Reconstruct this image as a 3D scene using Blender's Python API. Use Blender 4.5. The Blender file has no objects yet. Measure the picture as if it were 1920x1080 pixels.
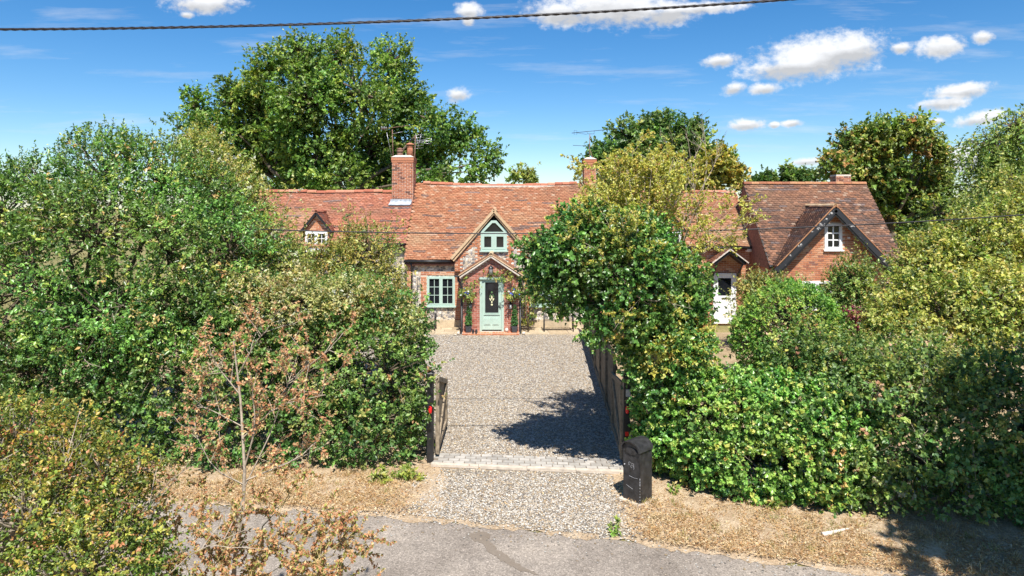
import bpy, math, random
import numpy as np
from mathutils import Vector

# ------------------------------------------------------------------ camera, sky, sun, exposure
scene = bpy.context.scene
COL = scene.collection
FPX, HORIZON, CAMH = 1280.0, 385.0, 4.9          # focal length in px of a 1920 wide frame, horizon row, eye height
cam_data = bpy.data.cameras.new('camera')
cam_data.sensor_width = 36.0
cam_data.lens = 36.0 * FPX / 1920.0
cam_data.shift_y = -(540.0 - HORIZON) / 1920.0
cam_data.clip_start = 0.1
cam_data.clip_end = 3000
cam = bpy.data.objects.new('camera', cam_data)
cam.location = (0, 0, CAMH)
cam.rotation_euler = (math.radians(90), 0, 0)
COL.objects.link(cam)
scene.camera = cam

SUN_EL, SUN_AZ = math.radians(57), math.radians(9)
s = Vector((math.sin(SUN_AZ) * math.cos(SUN_EL), -math.cos(SUN_AZ) * math.cos(SUN_EL), math.sin(SUN_EL)))
sd = bpy.data.lights.new('sun', 'SUN')
sd.energy = 4.8
sd.angle = math.radians(0.53)
sd.color = (1.0, 0.955, 0.88)
sun = bpy.data.objects.new('sun', sd)
sun.rotation_euler = s.to_track_quat('Z', 'Y').to_euler()
sun.location = (6, -10, 30)
COL.objects.link(sun)

world = bpy.data.worlds.new('World')
scene.world = world
world.use_nodes = True

def build_world():
    nt = world.node_tree
    nt.nodes.clear()
    N = nt.nodes.new
    LK = nt.links.new
    out = N('ShaderNodeOutputWorld')
    sky = N('ShaderNodeTexSky')
    sky.sky_type = 'NISHITA'
    sky.sun_disc = False
    sky.sun_elevation = SUN_EL
    sky.sun_rotation = math.radians(180) - SUN_AZ
    sky.air_density = 0.85
    sky.dust_density = 0.25
    sky.ozone_density = 3.0
    hs = N('ShaderNodeHueSaturation')
    hs.inputs['Saturation'].default_value = 1.34
    LK(sky.outputs[0], hs.inputs['Color'])
    bg = N('ShaderNodeBackground')
    bg.inputs[1].default_value = 0.092
    LK(hs.outputs[0], bg.inputs[0])

    def math_(op, a, b=None, clamp=False):
        m = N('ShaderNodeMath')
        m.operation = op
        m.use_clamp = clamp
        for i, v in enumerate((a, b)):
            if v is None:
                continue
            if isinstance(v, (int, float)):
                m.inputs[i].default_value = v
            else:
                LK(v, m.inputs[i])
        return m.outputs[0]
    tc = N('ShaderNodeTexCoord')
    sep = N('ShaderNodeSeparateXYZ')
    LK(tc.outputs['Generated'], sep.inputs[0])
    ay = math_('MAXIMUM', math_('ABSOLUTE', sep.outputs[1]), 0.05)
    u = math_('DIVIDE', sep.outputs[0], ay)
    v = math_('DIVIDE', sep.outputs[2], ay)
    uv = N('ShaderNodeCombineXYZ')
    LK(u, uv.inputs[0])
    LK(v, uv.inputs[1])

    def noise(scale, detail, sx=1.0, sy=1.0, rough=0.6, rot=0.0):
        mp = N('ShaderNodeMapping')
        mp.inputs['Scale'].default_value = (sx, sy, 1)
        mp.inputs['Rotation'].default_value = (0, 0, rot)
        LK(uv.outputs[0], mp.inputs[0])
        n = N('ShaderNodeTexNoise')
        n.inputs['Scale'].default_value = scale
        n.inputs['Detail'].default_value = detail
        n.inputs['Roughness'].default_value = rough
        LK(mp.outputs[0], n.inputs['Vector'])
        return n.outputs[0]
    n1 = noise(22, 9, 1, 1.5, 0.62)
    n2 = noise(75, 6, 1, 1.3, 0.6)
    # cumulus: (column, row, half width, half height, tilt in degrees), cloud directions as seen over the place
    clouds = [(1535, 105, 150, 47, 9), (1480, 128, 95, 28, 4), (1600, 92, 70, 38, 8), (1765, 86, 56, 26, 6), (1843, 69, 28, 15, 10),
              (1690, 90, 26, 13, 5), (1350, 114, 42, 15, 10), (1376, 166, 28, 14, 8), (1432, 166, 34, 14, 5), (1398, 234, 42, 14, 3),
              (1452, 234, 13, 8, 0), (1484, 231, 24, 9, 6), (1800, 172, 78, 18, 9), (1770, 193, 60, 15, 5), (1840, 222, 62, 15, 12),
              (1755, 228, 20, 8, 4), (1512, 303, 36, 9, 5), (1150, 12, 165, 46, -2), (1255, 28, 60, 24, 5), (1050, 25, 70, 30, 0),
              (385, 6, 82, 24, 0), (350, 28, 18, 8, 0), (880, 22, 30, 20, 0), (878, 40, 16, 12, 0), (857, 178, 28, 16, 5),
              (1290, 16, 120, 14, 3), (1810, 300, 60, 30, 0)]
    F = T = None
    for (px, py, a, b, rot) in clouds:
        mp = N('ShaderNodeMapping')
        mp.vector_type = 'TEXTURE'
        mp.inputs['Location'].default_value = ((px - 960) / FPX, (HORIZON - py) / FPX, 0)
        mp.inputs['Rotation'].default_value = (0, 0, math.radians(rot))
        mp.inputs['Scale'].default_value = (a * 1.0 / FPX, b * 1.02 / FPX, 1)
        LK(uv.outputs[0], mp.inputs[0])
        ln = N('ShaderNodeVectorMath')
        ln.operation = 'LENGTH'
        LK(mp.outputs[0], ln.inputs[0])
        f = math_('SUBTRACT', 1.0, ln.outputs['Value'])
        sy = N('ShaderNodeSeparateXYZ')
        LK(mp.outputs[0], sy.inputs[0])
        t = math_('MULTIPLY', math_('MAXIMUM', f, 0.0), sy.outputs[1])
        F = f if F is None else math_('MAXIMUM', F, f)
        T = t if T is None else math_('ADD', T, t)
    d = math_('ADD', F, math_('MULTIPLY', math_('SUBTRACT', n1, 0.42), 1.35))
    d = math_('ADD', d, math_('MULTIPLY', math_('SUBTRACT', n2, 0.5), 1.0))
    mr = N('ShaderNodeMapRange')
    mr.interpolation_type = 'SMOOTHSTEP'
    mr.inputs['From Min'].default_value = 0.02
    mr.inputs['From Max'].default_value = 0.75
    LK(d, mr.inputs['Value'])
    gate = math_('GREATER_THAN', sep.outputs[2], 0.0)
    dens = math_('MULTIPLY', math_('MULTIPLY', mr.outputs[0], gate), 0.96)
    # thin streaks of high cloud
    st = noise(3.2, 7, 1.0, 9.0, 0.62, math.radians(-4))
    ms = N('ShaderNodeMapRange')
    ms.inputs['From Min'].default_value = 0.53
    ms.inputs['From Max'].default_value = 0.80
    ms.inputs['To Max'].default_value = 0.42
    LK(st, ms.inputs['Value'])
    dens = math_('MAXIMUM', dens, math_('MULTIPLY', ms.outputs[0], gate))
    shade = math_('ADD', math_('MULTIPLY', T, 0.9), math_('MULTIPLY', math_('SUBTRACT', n1, 0.5), 0.7))
    cr = N('ShaderNodeMapRange')
    cr.inputs['From Min'].default_value = -0.22
    cr.inputs['From Max'].default_value = 0.12
    cr.inputs['To Min'].default_value = 0.40
    cr.inputs['To Max'].default_value = 0.66
    LK(shade, cr.inputs['Value'])
    bc = N('ShaderNodeBackground')
    bc.inputs[0].default_value = (0.97, 0.98, 1.0, 1)
    LK(cr.outputs[0], bc.inputs[1])
    mx = N('ShaderNodeMixShader')
    LK(dens, mx.inputs[0])
    LK(bg.outputs[0], mx.inputs[1])
    LK(bc.outputs[0], mx.inputs[2])
    LK(mx.outputs[0], out.inputs[0])
build_world()
scene.view_settings.view_transform = 'Standard'
scene.view_settings.look = 'None'
scene.view_settings.exposure = 0.72
scene.view_settings.gamma = 1.0
scene.view_settings.use_curve_mapping = False
scene.cycles.use_denoising = True
scene.cycles.max_bounces = 6
scene.cycles.diffuse_bounces = 3
scene.cycles.glossy_bounces = 2
scene.cycles.transmission_bounces = 4
scene.cycles.sample_clamp_indirect = 4.0

# ------------------------------------------------------------------ helpers
rng0 = np.random.default_rng(7)
random.seed(5)

def P(px, py, D):
    return np.array(((px - 960) / FPX * D, D, CAMH - (py - HORIZON) / FPX * D))

WT = {}
def place(o, parent, world_pos=(0, 0, 0)):
    w = Vector(world_pos)
    if parent is not None:
        o.parent = parent
        o.location = w - WT[parent.name]
    else:
        o.location = w
    WT[o.name] = w
    return o

def tag(o, label=None, cat=None, group=None, kind=None):
    for k, val in (('label', label), ('category', cat), ('group', group), ('kind', kind)):
        if val:
            o[k] = val
    return o

def thing(name, label, cat, loc=(0, 0, 0), group=None):
    o = bpy.data.objects.new(name, None)
    o.empty_display_size = 0.2
    COL.objects.link(o)
    place(o, None, loc)
    return tag(o, label, cat, group)

def raw_mesh(name, V, faces, mat):
    me = bpy.data.meshes.new(name)
    me.from_pydata([tuple(map(float, v)) for v in V], [], faces)
    if mat:
        me.materials.append(mat)
    me.update()
    return me

def link(name, me, parent=None, pos=(0, 0, 0)):
    o = bpy.data.objects.new(name, me)
    COL.objects.link(o)
    place(o, parent, pos)
    return o

class MB:
    """collects shapes in world coordinates; build() links them as one mesh"""
    def __init__(self):
        self.v, self.f, self.smooth = [], [], []
    def add(self, V, F, smooth=False):
        b = len(self.v)
        self.v += [tuple(map(float, x)) for x in V]
        self.f += [tuple(i + b for i in f) for f in F]
        self.smooth += [smooth] * len(F)
        return self
    def hexa(self, c):
        return self.add(c, [(0, 3, 2, 1), (4, 5, 6, 7), (0, 1, 5, 4), (1, 2, 6, 5), (2, 3, 7, 6), (3, 0, 4, 7)])
    def box(self, x0, x1, y0, y1, z0, z1):
        return self.hexa([(x0, y0, z0), (x1, y0, z0), (x1, y1, z0), (x0, y1, z0), (x0, y0, z1), (x1, y0, z1), (x1, y1, z1), (x0, y1, z1)])
    def beam(self, p0, p1, w, h, up=(0, 0, 1)):
        p0, p1 = Vector(p0), Vector(p1)
        d = (p1 - p0).normalized()
        sd_ = d.cross(Vector(up))
        if sd_.length < 1e-4:
            sd_ = d.cross(Vector((0, 1, 0)))
        sd_.normalize()
        n = sd_.cross(d)
        a, b = sd_ * w / 2, n * h / 2
        return self.hexa([p0 - a - b, p0 + a - b, p1 + a - b, p1 - a - b, p0 - a + b, p0 + a + b, p1 + a + b, p1 - a + b])
    def tube(self, pts, radii, sides=8, caps=True):
        pts = [Vector(p) for p in pts]
        if isinstance(radii, (int, float)):
            radii = [radii] * len(pts)
        V, F = [], []
        ref = None
        for i, p in enumerate(pts):
            d = (pts[min(i + 1, len(pts) - 1)] - pts[max(i - 1, 0)]).normalized()
            if ref is None:
                ref = Vector((0, 0, 1)) if abs(d.z) < 0.9 else Vector((1, 0, 0))
            a = d.cross(ref).normalized()
            b = d.cross(a).normalized()
            ref = -b if abs(d.dot(b)) < 0.99 else ref
            ref = a.cross(d)
            for k in range(sides):
                t = 2 * math.pi * k / sides
                V.append(p + (a * math.cos(t) + b * math.sin(t)) * radii[i])
        for i in range(len(pts) - 1):
            for k in range(sides):
                k2 = (k + 1) % sides
                F.append((i * sides + k, i * sides + k2, (i + 1) * sides + k2, (i + 1) * sides + k))
        if caps:
            F.append(tuple(range(sides)))
            F.append(tuple(range((len(pts) - 1) * sides, len(pts) * sides)))
        return self.add(V, F, True)
    def lathe(self, c, prof, sides=16):
        V, F = [], []
        for (r, z) in prof:
            for k in range(sides):
                t = 2 * math.pi * k / sides
                V.append((c[0] + r * math.cos(t), c[1] + r * math.sin(t), c[2] + z))
        for i in range(len(prof) - 1):
            for k in range(sides):
                k2 = (k + 1) % sides
                F.append((i * sides + k, i * sides + k2, (i + 1) * sides + k2, (i + 1) * sides + k))
        F.append(tuple(range(sides)))
        F.append(tuple(range((len(prof) - 1) * sides, len(prof) * sides)))
        return self.add(V, F, True)
    def prism(self, poly, y0, y1):
        """polygon of (x, z) pulled along y"""
        n = len(poly)
        V = [(x, y0, z) for x, z in poly] + [(x, y1, z) for x, z in poly]
        F = [tuple(range(n)), tuple(range(2 * n - 1, n - 1, -1))] + [(i, i + n, (i + 1) % n + n, (i + 1) % n) for i in range(n)]
        return self.add(V, F)
    def build(self, name, mat, parent=None, kind=None):
        me = raw_mesh(name, self.v, self.f, mat)
        if any(self.smooth):
            me.polygons.foreach_set('use_smooth', self.smooth)
        import bmesh
        bm = bmesh.new()
        bm.from_mesh(me)
        bmesh.ops.recalc_face_normals(bm, faces=bm.faces)
        bm.to_mesh(me)
        bm.free()
        o = link(name, me, parent)
        if kind:
            o['kind'] = kind
        return o

def np_mesh(name, V, nface, corners, mat, parent=None, col=None, kind=None):
    """V (n,3); faces of `corners` corners each given as flat index array"""
    me = bpy.data.meshes.new(name)
    V = np.ascontiguousarray(V, dtype=np.float32)
    nface = np.ascontiguousarray(nface, dtype=np.int32).ravel()
    nf = len(nface) // corners
    me.vertices.add(len(V))
    me.vertices.foreach_set('co', V.ravel())
    me.loops.add(len(nface))
    me.loops.foreach_set('vertex_index', nface)
    me.polygons.add(nf)
    me.polygons.foreach_set('loop_start', np.arange(nf, dtype=np.int32) * corners)
    if col is not None:
        a = me.attributes.new('Col', 'FLOAT_COLOR', 'POINT')
        c4 = np.ones((len(V), 4), dtype=np.float32)
        c4[:, :3] = col
        a.data.foreach_set('color', c4.ravel())
    me.update(calc_edges=True)
    me.materials.append(mat)
    o = link(name, me, parent)
    if kind:
        o['kind'] = kind
    return o

def unit(a):
    return a / np.maximum(np.linalg.norm(a, axis=-1, keepdims=True), 1e-9)

def tubes(name, Pt, R, sides, mat, parent, kind=None):
    """many polylines of equal length K: Pt (n,K,3), R (n,K)"""
    n, K, _ = Pt.shape
    d = np.gradient(Pt, axis=1)
    d = unit(d)
    ref = np.where(np.abs(d[..., 2:3]) < 0.9, np.array([0, 0, 1.0]), np.array([1.0, 0, 0]))
    a = unit(np.cross(d, ref))
    b = np.cross(d, a)
    th = np.arange(sides) * 2 * np.pi / sides
    V = Pt[:, :, None, :] + (a[:, :, None, :] * np.cos(th)[:, None] + b[:, :, None, :] * np.sin(th)[:, None]) * R[:, :, None, None]
    idx = np.arange(n * K * sides).reshape(n, K, sides)
    k2 = (np.arange(sides) + 1) % sides
    F = np.stack([idx[:, :-1, :], idx[:, :-1, k2], idx[:, 1:, k2], idx[:, 1:, :]], -1)
    o = np_mesh(name, V.reshape(-1, 3), F.reshape(-1), 4, mat, parent, kind=kind)
    o.data.polygons.foreach_set('use_smooth', np.ones(len(o.data.polygons), dtype=bool))
    return o

# ------------------------------------------------------------------ materials
def new_mat(name):
    m = bpy.data.materials.new(name)
    m.use_nodes = True
    nt = m.node_tree
    b = nt.nodes['Principled BSDF']
    return m, nt, b

def ramp(nt, stops, interp='LINEAR'):
    r = nt.nodes.new('ShaderNodeValToRGB')
    r.color_ramp.interpolation = interp
    el = r.color_ramp.elements
    while len(el) < len(stops):
        el.new(0.5)
    for e, (p, c) in zip(el, stops):
        e.position = p
        e.color = (*c, 1)
    return r

def coords(nt, scale=(1, 1, 1)):
    tc = nt.nodes.new('ShaderNodeTexCoord')
    g = nt.nodes.new('ShaderNodeNewGeometry')
    mp = nt.nodes.new('ShaderNodeMapping')
    mp.inputs['Scale'].default_value = scale
    nt.links.new(g.outputs['Position'], mp.inputs[0])
    return mp.outputs[0]

def noise_node(nt, vec, scale, detail=5, rough=0.55):
    n = nt.nodes.new('ShaderNodeTexNoise')
    n.inputs['Scale'].default_value = scale
    n.inputs['Detail'].default_value = detail
    n.inputs['Roughness'].default_value = rough
    nt.links.new(vec, n.inputs['Vector'])
    return n

def mixc(nt, fac, a, b, mode='MIX'):
    m = nt.nodes.new('ShaderNodeMix')
    m.data_type = 'RGBA'
    m.blend_type = mode
    for inp, val in ((m.inputs[0], fac), (m.inputs[6], a), (m.inputs[7], b)):
        if isinstance(val, (int, float)):
            inp.default_value = val
        elif isinstance(val, tuple):
            inp.default_value = (*val, 1)
        else:
            nt.links.new(val, inp)
    return m.outputs[2]

def bump(nt, b, height, strength=0.3, dist=0.02):
    bp = nt.nodes.new('ShaderNodeBump')
    bp.inputs['Strength'].default_value = strength
    bp.inputs['Distance'].default_value = dist
    nt.links.new(height, bp.inputs['Height'])
    nt.links.new(bp.outputs[0], b.inputs['Normal'])

def simple(name, c, rough=0.6, metal=0.0, var=0.25, scale=14, bumpy=0.15, spec=0.5):
    """paint, metal, wood: base colour broken up by two noises"""
    m, nt, b = new_mat(name)
    v = coords(nt)
    n = noise_node(nt, v, scale, 6)
    n2 = noise_node(nt, v, scale * 0.12, 3)
    lo = tuple(x * (1 - var) for x in c)
    hi = tuple(min(1, x * (1 + var)) for x in c)
    r = ramp(nt, [(0.3, lo), (0.7, hi)])
    nt.links.new(n.outputs[0], r.inputs[0])
    r2 = ramp(nt, [(0.3, (1 - var * 0.6,) * 3), (0.7, (1, 1, 1))])
    nt.links.new(n2.outputs[0], r2.inputs[0])
    nt.links.new(mixc(nt, 1.0, r.outputs[0], r2.outputs[0], 'MULTIPLY'), b.inputs['Base Color'])
    b.inputs['Roughness'].default_value = rough
    b.inputs['Metallic'].default_value = metal
    b.inputs['Specular IOR Level'].default_value = spec
    if bumpy:
        bump(nt, b, n.outputs[0], bumpy, 0.01)
    return m

def leaf_mat(name, rough=0.45, trans=0.22, spec=0.5):
    m, nt, b = new_mat(name)
    at = nt.nodes.new('ShaderNodeAttribute')
    at.attribute_name = 'Col'
    nt.links.new(at.outputs['Color'], b.inputs['Base Color'])
    b.inputs['Roughness'].default_value = rough
    b.inputs['Specular IOR Level'].default_value = spec
    tr = nt.nodes.new('ShaderNodeBsdfTranslucent')
    nt.links.new(mixc(nt, 1.0, at.outputs['Color'], (1.0, 1.15, 0.55), 'MULTIPLY'), tr.inputs[0])
    mx = nt.nodes.new('ShaderNodeMixShader')
    mx.inputs[0].default_value = trans
    nt.links.new(b.outputs[0], mx.inputs[1])
    nt.links.new(tr.outputs[0], mx.inputs[2])
    nt.links.new(mx.outputs[0], nt.nodes['Material Output'].inputs[0])
    return m

def piece_mat(name, stops, rough=0.85, grain=30, grain_amt=0.35, bumpy=0.4):
    """bricks, setts, slabs: each piece its own tone, by object or by the attribute of a joined mesh"""
    m, nt, b = new_mat(name)
    oi = nt.nodes.new('ShaderNodeObjectInfo')
    at = nt.nodes.new('ShaderNodeAttribute')
    at.attribute_name = 'Col'
    ad = nt.nodes.new('ShaderNodeMath')
    ad.operation = 'ADD'
    nt.links.new(oi.outputs['Random'], ad.inputs[0])
    nt.links.new(at.outputs['Fac'], ad.inputs[1])
    fr = nt.nodes.new('ShaderNodeMath')
    fr.operation = 'FRACT'
    nt.links.new(ad.outputs[0], fr.inputs[0])
    r = ramp(nt, stops)
    nt.links.new(fr.outputs[0], r.inputs[0])
    v = coords(nt)
    n = noise_node(nt, v, grain, 5)
    r2 = ramp(nt, [(0.25, (1 - grain_amt,) * 3), (0.75, (1, 1, 1))])
    nt.links.new(n.outputs[0], r2.inputs[0])
    nt.links.new(mixc(nt, 1.0, r.outputs[0], r2.outputs[0], 'MULTIPLY'), b.inputs['Base Color'])
    b.inputs['Roughness'].default_value = rough
    b.inputs['Specular IOR Level'].default_value = 0.25
    bump(nt, b, n.outputs[0], bumpy, 0.01)
    return m

def attr_mat(name, rough=0.85, grain=22, bumpy=0.35):
    m, nt, b = new_mat(name)
    at = nt.nodes.new('ShaderNodeAttribute')
    at.attribute_name = 'Col'
    n = noise_node(nt, coords(nt), grain, 5)
    r2 = ramp(nt, [(0.25, (0.62,) * 3), (0.75, (1.1,) * 3)])
    nt.links.new(n.outputs[0], r2.inputs[0])
    nt.links.new(mixc(nt, 1.0, at.outputs['Color'], r2.outputs[0], 'MULTIPLY'), b.inputs['Base Color'])
    b.inputs['Roughness'].default_value = rough
    b.inputs['Specular IOR Level'].default_value = 0.25
    bump(nt, b, n.outputs[0], bumpy, 0.01)
    return m

def stones_mat(name, scale, cols, joint, jw=0.06, rough=0.8, bs=0.8, bd=0.02, patch=None):
    """flint walling and gravel: cells of many tones with recessed joints"""
    m, nt, b = new_mat(name)
    v = coords(nt)
    wn = noise_node(nt, v, scale * 0.8, 2)
    vm = nt.nodes.new('ShaderNodeVectorMath')
    vm.operation = 'MULTIPLY_ADD'
    nt.links.new(wn.outputs['Color'], vm.inputs[0])
    vm.inputs[1].default_value = (0.6 / scale,) * 3
    nt.links.new(v, vm.inputs[2])
    vo = nt.nodes.new('ShaderNodeTexVoronoi')
    vo.inputs['Scale'].default_value = scale
    nt.links.new(vm.outputs[0], vo.inputs['Vector'])
    ve = nt.nodes.new('ShaderNodeTexVoronoi')
    ve.feature = 'DISTANCE_TO_EDGE'
    ve.inputs['Scale'].default_value = scale
    nt.links.new(vm.outputs[0], ve.inputs['Vector'])
    sp = nt.nodes.new('ShaderNodeSeparateColor')
    nt.links.new(vo.outputs['Color'], sp.inputs[0])
    k = len(cols)
    r = ramp(nt, [((i + 0.0) / k, c) for i, c in enumerate(cols)], 'CONSTANT')
    nt.links.new(sp.outputs[0], r.inputs[0])
    jr = ramp(nt, [(0.0, (0, 0, 0)), (jw, (1, 1, 1))])
    nt.links.new(ve.outputs['Distance'], jr.inputs[0])
    c = mixc(nt, jr.outputs[0], joint, r.outputs[0])
    if patch:
        pn = noise_node(nt, coords(nt, (1.0, 0.16, 1.0)), patch[0], 6)
        pr = ramp(nt, [(patch[1], (0, 0, 0)), (patch[2], (1, 1, 1))])
        nt.links.new(pn.outputs[0], pr.inputs[0])
        c = mixc(nt, pr.outputs[0], c, mixc(nt, 0.75, c, patch[3]))
    nt.links.new(c, b.inputs['Base Color'])
    b.inputs['Roughness'].default_value = rough
    b.inputs['Specular IOR Level'].default_value = 0.3
    bump(nt, b, jr.outputs[0], bs, bd)
    return m

def ground_mat(name, stops, s1, s2, rough=0.95, bs=0.6, bd=0.03):
    m, nt, b = new_mat(name)
    v = coords(nt)
    a = noise_node(nt, v, s1, 8, 0.65)
    c = noise_node(nt, v, s2, 6, 0.7)
    ad = nt.nodes.new('ShaderNodeMath')
    ad.operation = 'ADD'
    nt.links.new(a.outputs[0], ad.inputs[0])
    nt.links.new(c.outputs[0], ad.inputs[1])
    hv = nt.nodes.new('ShaderNodeMath')
    hv.operation = 'MULTIPLY'
    hv.inputs[1].default_value = 0.5
    nt.links.new(ad.outputs[0], hv.inputs[0])
    r = ramp(nt, stops)
    nt.links.new(hv.outputs[0], r.inputs[0])
    nt.links.new(r.outputs[0], b.inputs['Base Color'])
    b.inputs['Roughness'].default_value = rough
    b.inputs['Specular IOR Level'].default_value = 0.2
    bump(nt, b, c.outputs[0], bs, bd)
    return m

M = {}
M['leaf'] = leaf_mat('leaf', 0.42, 0.36, 0.5)
M['leaf_gloss'] = leaf_mat('leaf_gloss', 0.36, 0.28, 0.6)
M['leaf_dry'] = leaf_mat('leaf_dry', 0.7, 0.25, 0.2)
M['bark'] = simple('bark', (0.16, 0.125, 0.09), 0.9, var=0.5, scale=18, bumpy=0.6, spec=0.2)
M['bark_pale'] = simple('bark_pale', (0.42, 0.35, 0.27), 0.85, var=0.35, scale=22, bumpy=0.4, spec=0.2)
M['lichen_bark'] = simple('lichen_bark', (0.42, 0.33, 0.14), 0.9, var=0.6, scale=16, bumpy=0.4, spec=0.2)
M['brick_red'] = piece_mat('brick_red', [(0, (0.33, 0.10, 0.065)), (0.3, (0.46, 0.16, 0.11)), (0.7, (0.52, 0.20, 0.145)), (1, (0.58, 0.29, 0.21))])
M['brick_orange'] = piece_mat('brick_orange', [(0, (0.27, 0.12, 0.09)), (0.1, (0.50, 0.185, 0.095)), (0.55, (0.58, 0.245, 0.125)), (0.85, (0.63, 0.30, 0.165)), (1, (0.68, 0.42, 0.27))])
M['brick_stack'] = piece_mat('brick_stack', [(0, (0.12, 0.07, 0.06)), (0.2, (0.28, 0.11, 0.07)), (0.38, (0.48, 0.18, 0.10)), (1, (0.58, 0.26, 0.15))])
M['mortar'] = simple('mortar', (0.70, 0.59, 0.49), 0.95, var=0.2, scale=25)
M['mortar_orange'] = simple('mortar_orange', (0.66, 0.50, 0.38), 0.95, var=0.2, scale=25)
M['tile'] = attr_mat('roof_tile', 0.85)
M['ridge'] = piece_mat('ridge_tile', [(0, (0.40, 0.13, 0.08)), (0.6, (0.52, 0.2, 0.12)), (1, (0.6, 0.3, 0.2))], grain=12)
M['ridge_dark'] = piece_mat('ridge_tile_dark', [(0, (0.30, 0.12, 0.07)), (0.6, (0.42, 0.17, 0.085)), (1, (0.48, 0.25, 0.13))], grain=12)
M['verge'] = piece_mat('verge_tile', [(0, (0.62, 0.42, 0.24)), (1, (0.74, 0.56, 0.37))], grain=14)
M['flint'] = stones_mat('flint', 11, [(0.66, 0.6, 0.5), (0.16, 0.15, 0.15), (0.50, 0.41, 0.30), (0.72, 0.68, 0.61), (0.26, 0.24, 0.24), (0.58, 0.48, 0.36), (0.40, 0.36, 0.33)], (0.62, 0.54, 0.43), 0.10)
M['plinth'] = simple('plinth', (0.50, 0.40, 0.27), 0.9, var=0.25, scale=6, bumpy=0.3)
M['slab'] = piece_mat('sandstone', [(0, (0.40, 0.31, 0.20)), (0.5, (0.52, 0.41, 0.27)), (1, (0.60, 0.49, 0.34))], grain=7)
M['sett'] = piece_mat('sett', [(0, (0.38, 0.35, 0.31)), (0.5, (0.47, 0.44, 0.39)), (1, (0.55, 0.51, 0.455))], grain=9)
M['kerb'] = simple('kerbstone', (0.55, 0.47, 0.38), 0.9, var=0.25, scale=9, bumpy=0.3)
M['sage'] = simple('sage_paint', (0.42, 0.55, 0.475), 0.4, var=0.06, scale=5, bumpy=0.03)
M['white'] = simple('white_paint', (0.80, 0.80, 0.80), 0.45, var=0.05, scale=6, bumpy=0.03)
M['black'] = simple('black_paint', (0.018, 0.018, 0.02), 0.4, var=0.4, scale=9, bumpy=0.05)
M['black_worn'] = simple('black_worn', (0.035, 0.034, 0.036), 0.45, var=0.55, scale=12, bumpy=0.2)
M['glass'] = simple('window_glass', (0.012, 0.014, 0.018), 0.06, var=0.3, scale=2, bumpy=0.015, spec=0.6)
M['interior'] = simple('interior', (0.05, 0.045, 0.04), 0.9)
M['lead'] = simple('lead', (0.42, 0.46, 0.50), 0.5, var=0.3, scale=9)
M['pot'] = simple('terracotta', (0.50, 0.20, 0.11), 0.85, var=0.3, scale=9)
M['flaunch'] = simple('flaunching', (0.62, 0.55, 0.47), 0.95, var=0.25, scale=9)
M['alu'] = simple('aluminium', (0.55, 0.55, 0.57), 0.35, metal=0.7, var=0.15)
M['rust'] = simple('rusty_steel', (0.24, 0.13, 0.09), 0.8, var=0.4)
M['wood'] = simple('weathered_wood', (0.30, 0.24, 0.17), 0.9, var=0.4, scale=16, bumpy=0.4, spec=0.2)
M['wood_fence'] = simple('fence_wood', (0.26, 0.205, 0.145), 0.9, var=0.45, scale=11, bumpy=0.4, spec=0.2)
M['red'] = simple('red_reflector', (0.75, 0.02, 0.02), 0.3, var=0.1)
M['grey'] = simple('grey_plastic', (0.45, 0.43, 0.41), 0.6, var=0.15)
M['scratch'] = simple('pale_scratch', (0.50, 0.50, 0.52), 0.7, var=0.3)
M['cream'] = simple('cream_glass', (0.75, 0.72, 0.45), 0.3, var=0.2, scale=30)
M['emerald'] = simple('green_glass', (0.12, 0.24, 0.09), 0.3, var=0.3, scale=30)
M['blue'] = simple('blue_petal', (0.10, 0.16, 0.60), 0.6, var=0.4, scale=40)
M['cable'] = simple('cable', (0.022, 0.02, 0.024), 0.45, var=0.3)
M['gravel'] = stones_mat('gravel', 24, [(0.53, 0.455, 0.34), (0.35, 0.28, 0.205), (0.62, 0.555, 0.46), (0.23, 0.20, 0.17), (0.55, 0.41, 0.25), (0.47, 0.41, 0.345), (0.71, 0.65, 0.555), (0.32, 0.28, 0.24)], (0.20, 0.165, 0.13), 0.11, bs=0.9, bd=0.025, patch=(1.1, 0.5, 0.75, (0.38, 0.31, 0.23)))
M['stone'] = attr_mat('gravel_stone', 0.8, 40, 0.2)
def asphalt_mat():
    m, nt, b = new_mat('asphalt')
    v = coords(nt)
    a = noise_node(nt, v, 0.8, 8, 0.65)
    r = ramp(nt, [(0.30, (0.215, 0.18, 0.15)), (0.5, (0.295, 0.252, 0.212)), (0.7, (0.37, 0.315, 0.26))])
    nt.links.new(a.outputs[0], r.inputs[0])
    vo = nt.nodes.new('ShaderNodeTexVoronoi')
    vo.inputs['Scale'].default_value = 62
    nt.links.new(v, vo.inputs['Vector'])
    sp = nt.nodes.new('ShaderNodeSeparateColor')
    nt.links.new(vo.outputs['Color'], sp.inputs[0])
    r2 = ramp(nt, [(0.0, (0.62,) * 3), (0.5, (0.95,) * 3), (0.9, (1.15,) * 3), (1.0, (1.55,) * 3)])
    nt.links.new(sp.outputs[0], r2.inputs[0])
    n3 = noise_node(nt, v, 5.5, 7, 0.75)
    r3 = ramp(nt, [(0.3, (0.82,) * 3), (0.7, (1.12,) * 3)])
    nt.links.new(n3.outputs[0], r3.inputs[0])
    c = mixc(nt, 1.0, r.outputs[0], r2.outputs[0], 'MULTIPLY')
    nt.links.new(mixc(nt, 1.0, c, r3.outputs[0], 'MULTIPLY'), b.inputs['Base Color'])
    b.inputs['Roughness'].default_value = 0.9
    b.inputs['Specular IOR Level'].default_value = 0.25
    bump(nt, b, sp.outputs[1], 0.5, 0.006)
    return m
M['asphalt'] = asphalt_mat()
M['mud'] = ground_mat('mud_streak', [(0.3, (0.16, 0.125, 0.095)), (0.7, (0.25, 0.21, 0.17))], 3, 50, 0.9, 0.4, 0.01)
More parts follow.
